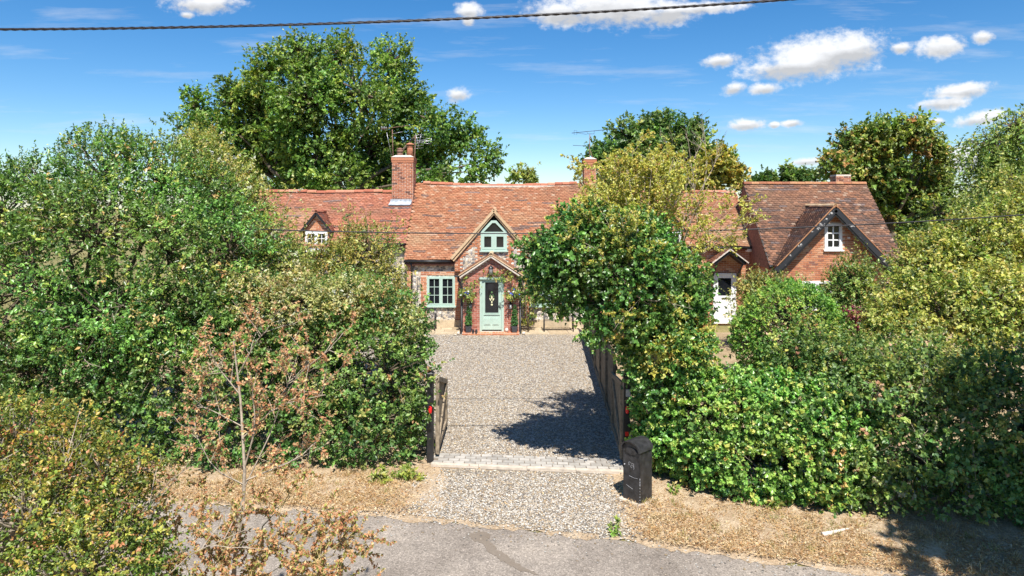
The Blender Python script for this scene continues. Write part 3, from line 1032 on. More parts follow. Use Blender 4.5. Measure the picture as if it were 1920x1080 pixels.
def window(parent, x0, x1, z0, z1, yf, mat, lights=2, cols=2, rows=3, sill=True, label=None, fr=0.055, sash=0.05, bar=0.022):
    """yf: face of the wall; frame sits a little proud, panes set back"""
    b = MB()
    ya, yb = yf - 0.03, yf + 0.08
    b.box(x0, x0 + fr, ya, yb, z0, z1)
    b.box(x1 - fr, x1, ya, yb, z0, z1)
    b.box(x0 + fr, x1 - fr, ya, yb, z1 - fr, z1)
    b.box(x0 + fr, x1 - fr, ya, yb, z0, z0 + fr)
    mull = fr * 0.9
    iw = (x1 - x0 - 2 * fr - mull * (lights - 1)) / lights
    for k in range(1, lights):
        xm = x0 + fr + k * iw + (k - 1) * mull
        b.box(xm, xm + mull, ya, yb, z0 + fr, z1 - fr)
    w = b.build('window', M[mat], parent)
    if label:
        w['label'] = label
    sb = MB()
    yc, yd = yf - 0.042, yf + 0.05
    for k in range(lights):
        a = x0 + fr + k * (iw + mull) - 0.008
        c = a + iw + 0.016
        za, zb = z0 + fr - 0.008, z1 - fr + 0.008
        sb.box(a, a + sash, yc, yd, za, zb)
        sb.box(c - sash, c, yc, yd, za, zb)
        sb.box(a + sash, c - sash, yc, yd, zb - sash, zb)
        sb.box(a + sash, c - sash, yc, yd, za, za + sash)
        a, c, za, zb = a + sash, c - sash, za + sash, zb - sash
        pw, ph = (c - a) / cols, (zb - za) / rows
        for i in range(1, cols):
            sb.box(a + i * pw - bar / 2, a + i * pw + bar / 2, yf - 0.005, yf + 0.028, za, zb)
        for j in range(1, rows):
            sb.box(a, c, yf - 0.002, yf + 0.026, za + j * ph - bar / 2, za + j * ph + bar / 2)
        for i in range(cols):
            for j in range(rows):
                MB().box(a + i * pw, a + (i + 1) * pw, yf + 0.018 , yf + 0.024, za + j * ph, za + (j + 1) * ph).build('pane', M['glass'], w)
    sb.build('sash', M[mat], w)
    if sill:
        MB().box(x0 - 0.05, x1 + 0.05, yf - 0.10, yf + 0.02, z0 - 0.05, z0 - 0.001).build('sill', M[mat], w)
    return w

# ------------------------------------------------------------------ middle cottage (flint, sage windows)
YW = 27.30
main = thing('flint_cottage', 'flint and brick cottage with sage green windows and a gabled brick porch', 'house', (-0.6, YW, 0), 'cottages in the row')
EY, EZ, RY, RZ = 27.10, 2.72, 30.5, 5.90
X0, X1 = -4.30, 3.15
XG, GHW, GZA, GZE = -0.72, 1.66, 4.66, 2.80            # front gable
GY = 27.13
PX, PY = -0.80, 26.0                                   # porch middle, front face
win_l = (-3.40, -2.28, 0.88, 2.06)
win_r = (0.72, 1.84, 0.88, 2.06)
gwin = (-1.24, -0.20, 3.10, 3.80)
wb = MB()
wall_with_holes(wb, X0 + 0.1, X1 - 0.1, 0.0, EZ + 0.05, [win_l, win_r, (-1.2, -0.35, 0, 2.1)], YW, YW + 0.35)
wb.box(X0 + 0.1, X0 + 0.4, YW + 0.35, 33.6, 0, EZ)
wb.box(X1 - 0.4, X1 - 0.1, YW + 0.35, 33.6, 0, EZ)
wb.box(X0 + 0.4, X1 - 0.4, 33.3, 33.6, 0, EZ)
wall = wb.build('wall', M['flint'], main)
# room behind the panes
MB().box(X0 + 0.45, X1 - 0.45, YW + 0.36, YW + 0.40, 0.1, EZ - 0.1).build('inner_wall', M['interior'], main)
MB().box(X0 + 0.08, -2.0, YW - 0.05, YW, 0.0, 0.31).build('plinth', M['plinth'], main)
MB().box(0.45, X1 - 0.08, YW - 0.05, YW, 0.0, 0.31).build('plinth', M['plinth'], main)
# gable over the porch
def tri_at(x):
    return GZA - abs(x - XG) * (GZA - GZE) / GHW
gb = MB()
hx0, hx1, hz0, hz1 = gwin
gb.prism([(XG - GHW + 0.1, EZ - 0.45), (hx0, EZ - 0.45), (hx0, tri_at(hx0) - 0.09), (XG - GHW + 0.1, GZE - 0.02)], GY, YW - 0.002)
gb.prism([(hx1, EZ - 0.45), (XG + GHW - 0.1, EZ - 0.45), (XG + GHW - 0.1, GZE - 0.02), (hx1, tri_at(hx1) - 0.09)], GY, YW - 0.002)
gb.box(hx0, hx1, GY, YW - 0.002, EZ - 0.45, hz0)
gwall = gb.build('gable_wall', M['flint'], main)
MB().prism([(XG - GHW + 0.25, GZE), (XG + GHW - 0.25, GZE), (XG, GZA - 0.22)], YW + 0.1, YW + 0.16).build('inner_wall', M['interior'], main)

def sag_main(V):
    t = np.clip((V[..., 1] - EY) / (RY - EY), 0, 1)
    x = np.clip((V[..., 0] - X0) / (X1 - X0), 0, 1)
    return -0.15 * np.sin(np.pi * x) * t + 0.02 * np.sin(V[..., 0] * 2.3) * np.sin(np.pi * t) + 0.012 * np.sin(V[..., 0] * 5.1 + V[..., 1] * 2)
def gabled_deck(x0, x1, ey, ez, ry, rz, by, bz, drop, name, parent):
    b = MB()
    prof = [(ey, ez - drop), (ry, rz - drop * 1.3), (by, bz - drop)]
    V = [(x0, y, z) for y, z in prof] + [(x1, y, z) for y, z in prof]
    lo = [(ey + 0.02, ez - drop - 0.06), (by - 0.02, bz - drop - 0.06)]
    V += [(x0, y, z) for y, z in lo] + [(x1, y, z) for y, z in lo]
    b.add(V, [(0, 1, 4, 3), (1, 2, 5, 4), (0, 6, 7, 2, 1), (3, 4, 5, 9, 8), (0, 3, 8, 6), (2, 7, 9, 5), (6, 8, 9, 7)])
    return b.build(name, M['tile_plain'], parent)
M['tile_plain'] = simple('tile_underside', (0.30, 0.13, 0.085), 0.9, var=0.4, scale=12)
roof = gabled_deck(X0 + 0.02, X1 - 0.02, EY + 0.03, EZ, RY, RZ, 34.0, EZ, 0.16, 'roof', main)
wv = unit(np.array([0, RY - EY, RZ - EZ]))
SL = math.hypot(RY - EY, RZ - EZ)
def mask_main(c):
    g = GZA - np.abs(c[:, 0] - XG) * (GZA - GZE) / GHW
    return ~((np.abs(c[:, 0] - XG) < GHW + 0.02) & (c[:, 2] < g - 0.02))
tiles(roof, (X0, EY, EZ), (1, 0, 0), wv, X1 - X0, SL, PAL_MAIN, 11, mask_main, sag_main)
tiles(roof, (X0, 34.0, EZ), (1, 0, 0), (0, -(34.0 - RY), RZ - EZ), X1 - X0, math.hypot(34.0 - RY, RZ - EZ), PAL_MAIN, 12, None, sag_main)
ridge_run(roof, (X0 + 0.35, RY, RZ + 0.03), (X1 - 0.25, RY, RZ + 0.03), 0.325, 'ridge', 0.12, sag_main)
MB().box(X0 + 0.3, X1 - 0.25, RY - 0.13, RY + 0.13, RZ - 0.20, RZ - 0.12).build('ridge_bedding', M['flaunch'], roof)
# gable roof: two slopes running back into the main slope
gback = EY + (GZA - EZ) / (RZ - EZ) * (RY - EY) + 0.15
gl = math.hypot(GHW, GZA - GZE)
gr = MB()
gr.prism([(XG - GHW, GZE - 0.03), (XG, GZA - 0.03), (XG + GHW, GZE - 0.03), (XG + GHW - 0.06, GZE - 0.12), (XG, GZA - 0.14), (XG - GHW + 0.06, GZE - 0.12)], GY - 0.08, gback)
groof = gr.build('gable_roof', M['tile_plain'], main)
tiles(groof, (XG - GHW, GY - 0.1, GZE - 0.02), (0, 1, 0), (GHW, 0, GZA - GZE), gback - GY, gl, PAL_MAIN, 13, rise=0.022)
tiles(groof, (XG + GHW, GY - 0.1, GZE - 0.02), (0, 1, 0), (-GHW, 0, GZA - GZE), gback - GY, gl, PAL_MAIN, 14, rise=0.022)
ridge_run(groof, (XG, GY - 0.12, GZA + 0.05), (XG, gback - 0.1, GZA + 0.05), 0.32, 'verge', 0.1)
for sgn in (-1, 1):
    MB().beam((XG + sgn * (GHW + 0.03), GY - 0.11, GZE - 0.02), (XG, GY - 0.11, GZA + 0.035), 0.10, 0.085, (0, -1, 0)).build('verge_tile', M['verge'], groof)
    MB().beam((XG + sgn * (GHW - 0.05), GY - 0.075, GZE - 0.10), (XG, GY - 0.075, GZA - 0.07), 0.07, 0.06, (0, -1, 0)).build('verge_bedding', M['verge'], groof)
# brick dressings: quoins and bands, a little proud of the flint
def dress(parent, x0, x1, z0, z1, y, mat='brick_orange', seed=1, mask=None):
    MB().box(x0, x1, y - 0.008, y + 0.03, z0, z1).build('mortar_bed', M['mortar_orange'], parent) if mask is None else None
    bricks(parent, (x0, y, z0), x1 - x0, z1 - z0, mat, None, mask, 0, 0.016, seed)
dress(wall, X0 + 0.1, X0 + 0.32, 0.31, 2.70, YW, seed=21)
dress(wall, win_l[0] - 0.25, win_l[0], 0.31, 2.1, YW, seed=22)
dress(wall, win_l[1], win_l[1] + 0.22, 0.31, 2.1, YW, seed=23)
dress(wall, win_l[0] - 0.25, win_l[1] + 0.22, 2.1, 2.25, YW, seed=24)
dress(wall, win_r[0] - 0.22, win_r[0], 0.31, 2.1, YW, seed=25)
dress(wall, win_r[1], win_r[1] + 0.25, 0.31, 2.1, YW, seed=26)
dress(wall, X1 - 0.32, X1 - 0.1, 0.31, 2.70, YW, seed=27)
gx0 = XG - GHW + 0.1
bricks(gwall, (gx0, GY, EZ - 0.45), 2 * GHW - 0.2, 2.3, 'brick_orange', None,
       lambda u, v, h: (lambda x, z: tri_at(x) - 0.2 > z and (tri_at(x) - z < 0.46 or hx0 - 0.24 < x < hx0 or hx1 < x < hx1 + 0.24 or abs(x - XG) > GHW - 0.35) and not (hx0 < x < hx1 and z > hz0 - 0.08))(gx0 + u, EZ - 0.45 + v), 0, 0.014, 31)
# sage windows
window(main, *win_l, YW, 'sage', 2, 2, 3)
window(main, *win_r, YW, 'sage', 2, 2, 3)
gw = window(main, gwin[0], gwin[1], gwin[2], gwin[3], GY, 'sage', 2, 1, 1, True, 'sage casement with a pointed top light', 0.06, 0.085)
za = 3.80
apex = 4.30
def head_frame(y0, y1):
    b = MB()
    xl, xr, xm = gwin[0], gwin[1], (gwin[0] + gwin[1]) / 2
    o_ = [(xl, za), (xl, za + 0.07), (xm - 0.10, apex), (xm + 0.10, apex), (xr, za + 0.07), (xr, za)]
    i_ = [(xl + 0.13, za + 0.045), (xl + 0.135, za + 0.06), (xm - 0.06, apex - 0.10), (xm + 0.06, apex - 0.10), (xr - 0.135, za + 0.06), (xr - 0.13, za + 0.045)]
    n = 6
    V = [(x, y0, z) for x, z in o_] + [(x, y0, z) for x, z in i_] + [(x, y1, z) for x, z in o_] + [(x, y1, z) for x, z in i_]
    F = []
    for k in range(n):
        k2 = (k + 1) % n
        F += [(k, k2, n + k2, n + k), (2 * n + k, 3 * n + k, 3 * n + k2, 2 * n + k2), (k, 2 * n + k, 2 * n + k2, k2), (n + k, n + k2, 3 * n + k2, 3 * n + k)]
    b.add(V, F)
    return b, i_
b, inner = head_frame(GY - 0.035, GY + 0.08)
b.build('top_light_frame', M['sage'], gw)
MB().prism(inner, GY + 0.02, GY + 0.026).build('pane', M['glass'], gw)
# gutter and downpipe
MB().tube([(X0 + 0.0, EY - 0.02, EZ - 0.04), (XG - GHW - 0.02, EY - 0.02, EZ - 0.05)], 0.05, 8).build('gutter', M['black'], main)
MB().tube([(XG + GHW + 0.02, EY - 0.02, EZ - 0.05), (X1, EY - 0.02, EZ - 0.04)], 0.05, 8).build('gutter', M['black'], main)
MB().tube([(X0 + 0.28, EY + 0.0, EZ - 0.06), (X0 + 0.30, YW - 0.06, EZ - 0.38), (X0 + 0.30, YW - 0.06, 0.15)], 0.034, 8).build('downpipe', M['black'], main)
MB().tube([(X0 + 0.52, YW - 0.025, 2.05), (X0 + 0.52, YW - 0.025, 0.8)], 0.012, 6).build('cable', M['black'], main)
# second chimney
def chimney(parent, xc, yc, w, d, zb, zt, seed, single, mat='brick_stack', cap=True, mort='mortar'):
    c = MB().box(xc - w / 2, xc + w / 2, yc - d / 2, yc + d / 2, zb, zt).build('chimney', M[mort], parent)
    h = zt - zb
    bricks(c, (xc - w / 2, yc - d / 2, zb), w, h, mat, single, None, 0, 0.012, seed)
    bricks(c, (xc - w / 2, yc + d / 2, zb), d, h, mat, None, None, -math.pi / 2, 0.012, seed + 1)
    bricks(c, (xc + w / 2, yc - d / 2, zb), d, h, mat, None, None, math.pi / 2, 0.012, seed + 2)
    if cap:
        for k, (e, z0, z1) in enumerate(((0.022, zt - 0.23, zt - 0.152), (0.035, zt - 0.15, zt - 0.002))):
            MB().box(xc - w / 2 - e, xc + w / 2 + e, yc - d / 2 - e, yc + d / 2 + e, z0, z1).build('corbel', M[mat], c)
        MB().hexa([(xc - w / 2 - 0.05, yc - d / 2 - 0.05, zt), (xc + w / 2 + 0.05, yc - d / 2 - 0.05, zt), (xc + w / 2 + 0.05, yc + d / 2 + 0.05, zt), (xc - w / 2 - 0.05, yc + d / 2 + 0.05, zt),
                   (xc - w / 2 + 0.12, yc - d / 2 + 0.12, zt + 0.09), (xc + w / 2 - 0.12, yc - d / 2 + 0.12, zt + 0.09), (xc + w / 2 - 0.12, yc + d / 2 - 0.12, zt + 0.09), (xc - w / 2 + 0.12, yc + d / 2 - 0.12, zt + 0.09)]).build('flaunching', M['flaunch'], c)
    return c
main_single = [300]
chimney(main, 3.42, 30.3, 0.50, 0.85, 4.9, 6.92, 41, None, 'brick_orange', True, 'mortar_orange')

# ---- porch
porch_w = (-1.86, 0.26)
porch = MB()
dz0, dz1, dx0, dx1 = 0.10, 2.14, -1.225, -0.315
PZA, PZE, PHW = 3.00, 2.24, 1.20
pc = (porch_w[0] + porch_w[1]) / 2
wall_with_holes(porch, porch_w[0], porch_w[1], 0.0, PZE + 0.02, [(dx0, dx1, dz0, dz1)], PY, PY + 0.22)
porch.prism([(porch_w[0], PZE + 0.02), (porch_w[1], PZE + 0.02), (pc, PZA - 0.06)], PY, PY + 0.22)
porch.box(porch_w[0], porch_w[0] + 0.2, PY + 0.22, YW - 0.002, 0, PZE)
porch.box(porch_w[1] - 0.2, porch_w[1], PY + 0.22, YW - 0.002, 0, PZE)
pw = porch.build('porch', M['mortar'], main)
def pmask(u, v, h):
    x, z = porch_w[0] + u, v
    if dx0 - h * 0.6 < x < dx1 + h * 0.6 and z < dz1 and (x - h < dx1 and x + h > dx0):
        return False
    return z < PZE - 0.03 or (PZA - 0.06 - abs(x - pc) * (PZA - 0.06 - PZE) / 1.06) > z + 0.05
def porch_bricks():
    # full courses beside the door are cut to its frame
    rnd = random.Random(51)
    V = []
    for (u, v, L) in brick_spots(porch_w[1] - porch_w[0], PZA):
        a, b_ = porch_w[0] + u - L / 2, porch_w[0] + u + L / 2
        segs = [(a, b_)]
        if v < dz1:
            segs = [q for q in ((a, min(b_, dx0)), (max(a, dx1), b_)) if q[1] - q[0] > 0.03]
        for (p, q) in segs:
            x = (p + q) / 2
            if v > PZE - 0.03 and (PZA - 0.06 - abs(x - pc) * (PZA - 0.06 - PZE) / 1.06) < v + 0.05:
                continue
            V.append((x, v, q - p))
    V.sort(key=lambda t: t[1])
    for (x, v, L) in V:
        o = link('brick', brick_mesh(L, 'brick_red'), pw, (x, PY + BR_D / 2 - 0.012 + rnd.uniform(-0.002, 0.002), v))
    return len(V)
porch_bricks()
bricks(pw, (porch_w[0], YW - 0.01, 0), YW - PY - 0.02, PZE - 0.05, 'brick_red', None, None, -math.pi / 2, 0.012, 61)
bricks(pw, (porch_w[1], PY + 0.01, 0), YW - PY - 0.02, PZE - 0.05, 'brick_red', None, None, math.pi / 2, 0.012, 62)
pl_ = math.hypot(PHW, PZA - PZE)
prf = MB().prism([(pc - PHW, PZE), (pc, PZA), (pc + PHW, PZE), (pc + PHW - 0.05, PZE - 0.07), (pc, PZA - 0.09), (pc - PHW + 0.05, PZE - 0.07)], PY - 0.12, GY + 0.1).build('porch_roof', M['tile_plain'], main)
tiles(prf, (pc - PHW - 0.02, PY - 0.14, PZE + 0.01), (0, 1, 0), (PHW, 0, PZA - PZE), GY - PY + 0.12, pl_, PAL_MAIN, 15, rise=0.022)
tiles(prf, (pc + PHW + 0.02, PY - 0.14, PZE + 0.01), (0, 1, 0), (-PHW, 0, PZA - PZE), GY - PY + 0.12, pl_, PAL_MAIN, 16, rise=0.022)
ridge_run(prf, (pc, PY - 0.16, PZA + 0.06), (pc, GY - 0.02, PZA + 0.06), 0.3, 'verge', 0.085)
for sgn in (-1, 1):
    MB().beam((pc + sgn * (PHW + 0.03), PY - 0.15, PZE - 0.0), (pc, PY - 0.15, PZA + 0.02), 0.03, 0.06, (0, -1, 0)).build('verge_tile', M['verge'], prf)
    MB().beam((pc + sgn * (PHW - 0.02), PY - 0.135, PZE - 0.07), (pc, PY - 0.135, PZA - 0.05), 0.05, 0.075, (0, -1, 0)).build('bargeboard', M['flaunch'], prf)
    xg_ = pc + sgn * (PHW + 0.05)
    MB().tube([(xg_, PY - 0.12, PZE - 0.05), (xg_, GY, PZE - 0.05)], 0.05, 8).build('gutter', M['black'], prf)
    xd = (porch_w[0] - 0.05) if sgn < 0 else (porch_w[1] + 0.05)
    MB().tube([(xg_, PY + 0.0, PZE - 0.08), (xg_, PY + 0.0, PZE - 0.2), (xd, PY - 0.04, PZE - 0.42), (xd, PY - 0.04, 0.05), (xd, PY - 0.12, 0.02)], 0.038, 8).build('downpipe', M['black'], prf)
# doorstep with a course of bricks on edge
stp = MB().box(porch_w[0] - 0.02, porch_w[1] + 0.02, PY - 0.30, PY - 0.002, 0.0, 0.085).build('doorstep', M['mortar_orange'], main)
bricks(stp, (porch_w[0] - 0.02, PY - 0.30, 0.005), porch_w[1] - porch_w[0] + 0.04, 0.08, 'brick_orange', None, None, 0, 0.012, 71)
x = porch_w[0]
while x < porch_w[1] - 0.05:
    MB().box(x, x + 0.1, PY - 0.3, PY - 0.01, 0.085, 0.097).build('step_brick', M['brick_orange'], stp)
    x += 0.112
# door
fr = MB()
fr.box(dx0, dx0 + 0.08, PY - 0.015, PY + 0.10, dz0, dz1 - 0.08)
fr.box(dx1 - 0.08, dx1, PY - 0.015, PY + 0.10, dz0, dz1 - 0.08)
fr.box(dx0, dx1, PY - 0.02, PY + 0.10, dz1 - 0.08, dz1)
door = fr.build('door', M['sage'], main)
MB().box(dx0 - 0.03, dx1 + 0.03, PY - 0.07, PY - 0.02, dz1 - 0.05, dz1 + 0.02).build('weather_board', M['sage'], door)
lx0, lx1, lz0, lz1 = dx0 + 0.085, dx1 - 0.085, dz0 + 0.06, dz1 - 0.085
gx0_, gx1_, gz0_, gz1_ = lx0 + 0.115, lx1 - 0.115, 0.80, lz1 - 0.09
lf = MB()
wall_with_holes(lf, lx0, lx1, lz0, lz1, [(gx0_, gx1_, gz0_, gz1_)], PY + 0.03, PY + 0.075)
for (a, c) in ((gx0_ - 0.03, gx0_), (gx1_, gx1_ + 0.03)):
    lf.box(a, c, PY + 0.012, PY + 0.03, gz0_ - 0.03, gz1_ + 0.03)
lf.box(gx0_, gx1_, PY + 0.012, PY + 0.03, gz1_, gz1_ + 0.03)
lf.box(gx0_, gx1_, PY + 0.012, PY + 0.03, gz0_ - 0.03, gz0_)
lf.box(gx0_ - 0.05, gx1_ + 0.05, PY + 0.0, PY + 0.029, gz0_ - 0.075, gz0_ - 0.045)
for k in range(2):                                     # raised panels
    a = lx0 + 0.07 + k * 0.315
    lf.box(a, a + 0.26, PY + 0.016, PY + 0.029, 0.34, 0.62)
    lf.box(a + 0.03, a + 0.23, PY + 0.008, PY + 0.0155, 0.37, 0.59)
lf.build('door_leaf', M['sage'], door)
MB().box(gx0_, gx1_, PY + 0.045, PY + 0.052, gz0_, gz1_).build('pane', M['glass'], door)
def drop_(cx, cz, w, h, mat, tilt=0):
    c, s_ = math.cos(tilt), math.sin(tilt)
    pts = [(cx + (w * math.cos(t)) * c - (h * math.sin(t)) * s_, cz + (w * math.cos(t)) * s_ + (h * math.sin(t)) * c) for t in [2 * math.pi * k / 10 for k in range(10)]]
    MB().prism(pts, PY + 0.040, PY + 0.0449).build('leaded_piece', M[mat], door)
gcx = (gx0_ + gx1_) / 2
gm = (gz0_ + gz1_) / 2 - 0.02
drop_(gcx, gm + 0.22, 0.035, 0.035, 'emerald')
drop_(gcx, gm + 0.02, 0.028, 0.08, 'cream')
for sg_ in (-1, 1):
    drop_(gcx + sg_ * 0.06, gm + 0.09, 0.02, 0.06, 'emerald', sg_ * 0.4)
    drop_(gcx + sg_ * 0.06, gm - 0.05, 0.022, 0.06, 'cream', -sg_ * 0.4)
drop_(gcx, gm - 0.15, 0.026, 0.045, 'cream')
drop_(gcx, gm - 0.25, 0.04, 0.035, 'cream')
hn = MB().box(lx1 - 0.07, lx1 - 0.035, PY + 0.008, PY + 0.029, 0.95, 1.20)
hn.box(lx1 - 0.16, lx1 - 0.04, PY - 0.03, PY - 0.008, 1.06, 1.085)
hn.build('handle', M['black_worn'], door)
MB().box(dx0, dx1, PY - 0.03, PY + 0.10, dz0 - 0.012, dz0 - 0.001).build('threshold', M['lead'], door)
# porch lantern
lan = thing('porch_lantern', 'black lantern fixed above the sage front door', 'lantern', (pc, PY - 0.05, 2.28))
lb = MB().box(pc - 0.05, pc + 0.05, PY - 0.03, PY - 0.012, 2.42, 2.60)
lb.tube([(pc, PY - 0.03, 2.55), (pc, PY - 0.1, 2.60), (pc, PY - 0.14, 2.56)], 0.012, 6)
lb.build('bracket', M['black'], lan)
MB().lathe((pc, PY - 0.14, 2.27), [(0.02, 0.0), (0.07, 0.015), (0.085, 0.22), (0.09, 0.24)], 6).build('lamp_glass', M['grey'], lan)
MB().lathe((pc, PY - 0.14, 2.51), [(0.115, 0.0), (0.11, 0.02), (0.03, 0.1), (0.012, 0.13)], 6).build('cap', M['black'], lan)

# ------------------------------------------------------------------ west cottage (tall chimney, white half dormer)
WY = 28.0
west = thing('cottage', 'neighbouring cottage with tall brick chimney behind the holly', 'house', (-7, WY, 0), 'cottages in the row')
WEY, WEZ, WRY, WRZ = 27.75, 3.35, 30.1, 5.46
wx0, wx1 = -11.5, X0 - 0.0
w_b = MB().box(wx0 + 0.2, wx1 + 0.1, WY, WY + 0.3, 0, WEZ + 0.05)
w_b.box(wx0 + 0.2, wx0 + 0.5, WY + 0.3, 32.2, 0, WEZ)
w_b.box(wx0 + 0.5, wx1 + 0.09, 31.9, 32.2, 0, WEZ)
w_b.build('wall', M['flint'], west)
wroof = gabled_deck(wx0, wx1 - 0.02, WEY + 0.02, WEZ, WRY, WRZ, 32.5, WEZ, 0.10, 'roof', west)
def sag_w(V):
    return 0.02 * np.sin(V[..., 0] * 1.7) + 0.012 * np.sin(V[..., 0] * 4.1 + V[..., 1] * 3)
DWX = -7.98
def mask_dorm(xc):
    def f(c):
        g = 4.62 - np.abs(c[:, 0] - xc) * (4.62 - 3.85) / 0.62
        return ~((np.abs(c[:, 0] - xc) < 0.55) & (c[:, 2] < g - 0.02))
    return f
tiles(wroof, (wx0, WEY, WEZ), (1, 0, 0), (0, WRY - WEY, WRZ - WEZ), wx1 - wx0, math.hypot(WRY - WEY, WRZ - WEZ), PAL_WING, 17, mask_dorm(DWX), sag_w)
ridge_run(wroof, (wx0, WRY, WRZ + 0.05), (wx1 - 0.55, WRY, WRZ + 0.05), 0.42, 'ridge', 0.12, sag_w)
MB().tube([(wx0, WEY - 0.03, WEZ - 0.04), (DWX - 0.6, WEY - 0.03, WEZ - 0.04)], 0.05, 8).build('gutter', M['black'], west)
MB().tube([(DWX + 0.6, WEY - 0.03, WEZ - 0.04), (wx1 - 0.05, WEY - 0.03, WEZ - 0.04)], 0.05, 8).build('gutter', M['black'], west)
def half_dormer(parent, xc, y, palette, seed, wallmat):
    hw, ze, za_ = 0.62, 3.85, 4.62
    b = MB().box(xc - 0.5, xc + 0.5, y, y + 1.6, 3.0, ze)
    b.prism([(xc - 0.5, ze), (xc + 0.5, ze), (xc, za_ - 0.12)], y, y + 1.6)
    d = b.build('dormer', M[wallmat], parent)
    r_ = MB().prism([(xc - hw, ze - 0.02), (xc, za_), (xc + hw, ze - 0.02), (xc + hw - 0.04, ze - 0.07), (xc, za_ - 0.07), (xc - hw + 0.04, ze - 0.07)], y - 0.14, y + 1.35).build('dormer_roof', M['tile_plain'], parent)
    l = math.hypot(hw, za_ - ze)
    tiles(r_, (xc - hw - 0.01, y - 0.15, ze), (0, 1, 0), (hw, 0, za_ - ze), 1.5, l, palette, seed, rise=0.022)
    tiles(r_, (xc + hw + 0.01, y - 0.15, ze), (0, 1, 0), (-hw, 0, za_ - ze), 1.5, l, palette, seed + 1, rise=0.022)
    ridge_run(r_, (xc, y - 0.16, za_ + 0.06), (xc, y + 1.2, za_ + 0.06), 0.32, 'ridge', 0.08)
    for sgn in (-1, 1):
        MB().beam((xc + sgn * (hw + 0.02), y - 0.165, ze - 0.05), (xc, y - 0.165, za_ - 0.03), 0.09, 0.03, (0, -1, 0)).build('bargeboard', M['black'], r_)
    bricks(d, (xc - 0.5, y, 3.0), 1.0, 1.5, 'brick_orange', None, lambda u, v, h: 3.0 + v < ze - 0.02 or 3.0 + v < za_ - 0.2 - abs(u - 0.5) * 1.2, 0, 0.01, seed)
    window(parent, xc - 0.45, xc + 0.45, 3.05, 3.84, y - 0.06, 'white', 2, 2, 3)
half_dormer(west, DWX, WY - 0.06, PAL_WING, 81, 'mortar_orange')
CX1 = -4.74
west_single = [300]
ch = chimney(west, CX1, 30.02, 0.90, 0.92, 4.45, 6.99, 43, west_single)
fl = MB().box(CX1 - 0.52, CX1 + 0.40, 29.52, 29.535, 4.93, 5.16)
fl.hexa([(CX1 - 0.58, 29.36, 4.90), (CX1 + 0.36, 29.36, 4.90), (CX1 + 0.40, 29.53, 5.04), (CX1 - 0.52, 29.53, 5.04), (CX1 - 0.58, 29.35, 4.93), (CX1 + 0.36, 29.35, 4.93), (CX1 + 0.40, 29.525, 5.07), (CX1 - 0.52, 29.525, 5.07)])
fl.build('lead_flashing', M['lead'], ch)
MB().lathe((CX1 - 0.18, 30.0, 7.03), [(0.14, 0), (0.13, 0.16), (0.115, 0.17), (0.115, 0.2), (0.15, 0.21), (0.15, 0.27), (0.11, 0.3), (0.14, 0.33), (0.14, 0.36), (0.02, 0.40)], 14).build('chimney_pot', M['rust'], ch)
MB().lathe((CX1 + 0.26, 30.0, 7.03), [(0.16, 0), (0.13, 0.40), (0.125, 0.42), (0.15, 0.43), (0.15, 0.47), (0.09, 0.48), (0.09, 0.52), (0.20, 0.53), (0.16, 0.57), (0.02, 0.62)], 14).build('chimney_pot', M['pot'], ch)

def aerial(name, label, base, top, boom, elems, mats, extra=None):
    t = thing(name, label, 'aerial', base, 'television aerials on the chimneys')
    MB().tube([base, top], 0.018, 6).build('mast', M[mats[0]], t)
    b0, b1 = np.array(boom[0]), np.array(boom[1])
    MB().tube([b0, b1], 0.013, 6).build('boom', M[mats[1]], t)
    for (f, L, axis) in elems:
        p = b0 + (b1 - b0) * f
        a = np.array(axis, float)
        MB().tube([p - a * L / 2, p + a * L / 2], 0.006, 5).build('element', M[mats[1]], t)
    if extra:
        extra(t)
    return t
def P3(x, y, D):
    return tuple(P(x, y, D))
def ex1(t):
    b = MB()
    for k in range(4):
        p = np.array(P(715 + k * 3, 240 + k * 0.3, 29.95))
        b.tube([p + (0, 0, 0.08), p - (0, 0, 0.09)], 0.008, 5)
    b.build('reflector', M['alu'], t)
    MB().tube([P3(725, 248, 29.95), P3(729, 268, 30.0), P3(734, 292, 30.02)], 0.008, 5).build('cable', M['alu'], t)
    MB().tube([P3(735, 251, 29.95), P3(755, 247, 29.9)], 0.009, 5).build('element', M['alu'], t)
aerial('television_aerial', 'rusty masted aerial with long boom left of the tall chimney pots', P3(737.5, 310, 29.98), P3(735.5, 243, 29.98), (P(714, 242, 29.9), P(768, 235, 30.3)),
       [(0.25, 0.30, (0.3, 0.9, 0.1)), (0.4, 0.28, (0.3, 0.9, 0.1)), (0.55, 0.26, (0.3, 0.9, 0.1)), (0.7, 0.24, (0.3, 0.9, 0.1)), (0.85, 0.22, (0.3, 0.9, 0.1))], ('rust', 'rust'), ex1)
def ex2(t):
    b = MB()
    for k in range(6):
        y0 = 252 + k * 5
        b.tube([P3(776, y0 + 2, 30.0), P3(796 - k * 0.5, y0, 30.2)], 0.007, 5)
    b.tube([P3(779, 250, 29.95), P3(786, 279, 29.95)], 0.008, 5)
    b.tube([P3(790, 250, 30.1), P3(783, 279, 30.1)], 0.008, 5)
    b.build('reflector', M['alu'], t)
    MB().tube([P3(783, 264, 30.0), P3(809, 259, 29.8)], 0.008, 5).build('director', M['alu'], t)
    MB().tube([P3(783, 267, 30.0), P3(808, 270, 29.8)], 0.008, 5).build('director', M['alu'], t)
    MB().tube([P3(809, 259, 29.8), P3(808, 270, 29.8)], 0.008, 5).build('director', M['alu'], t)
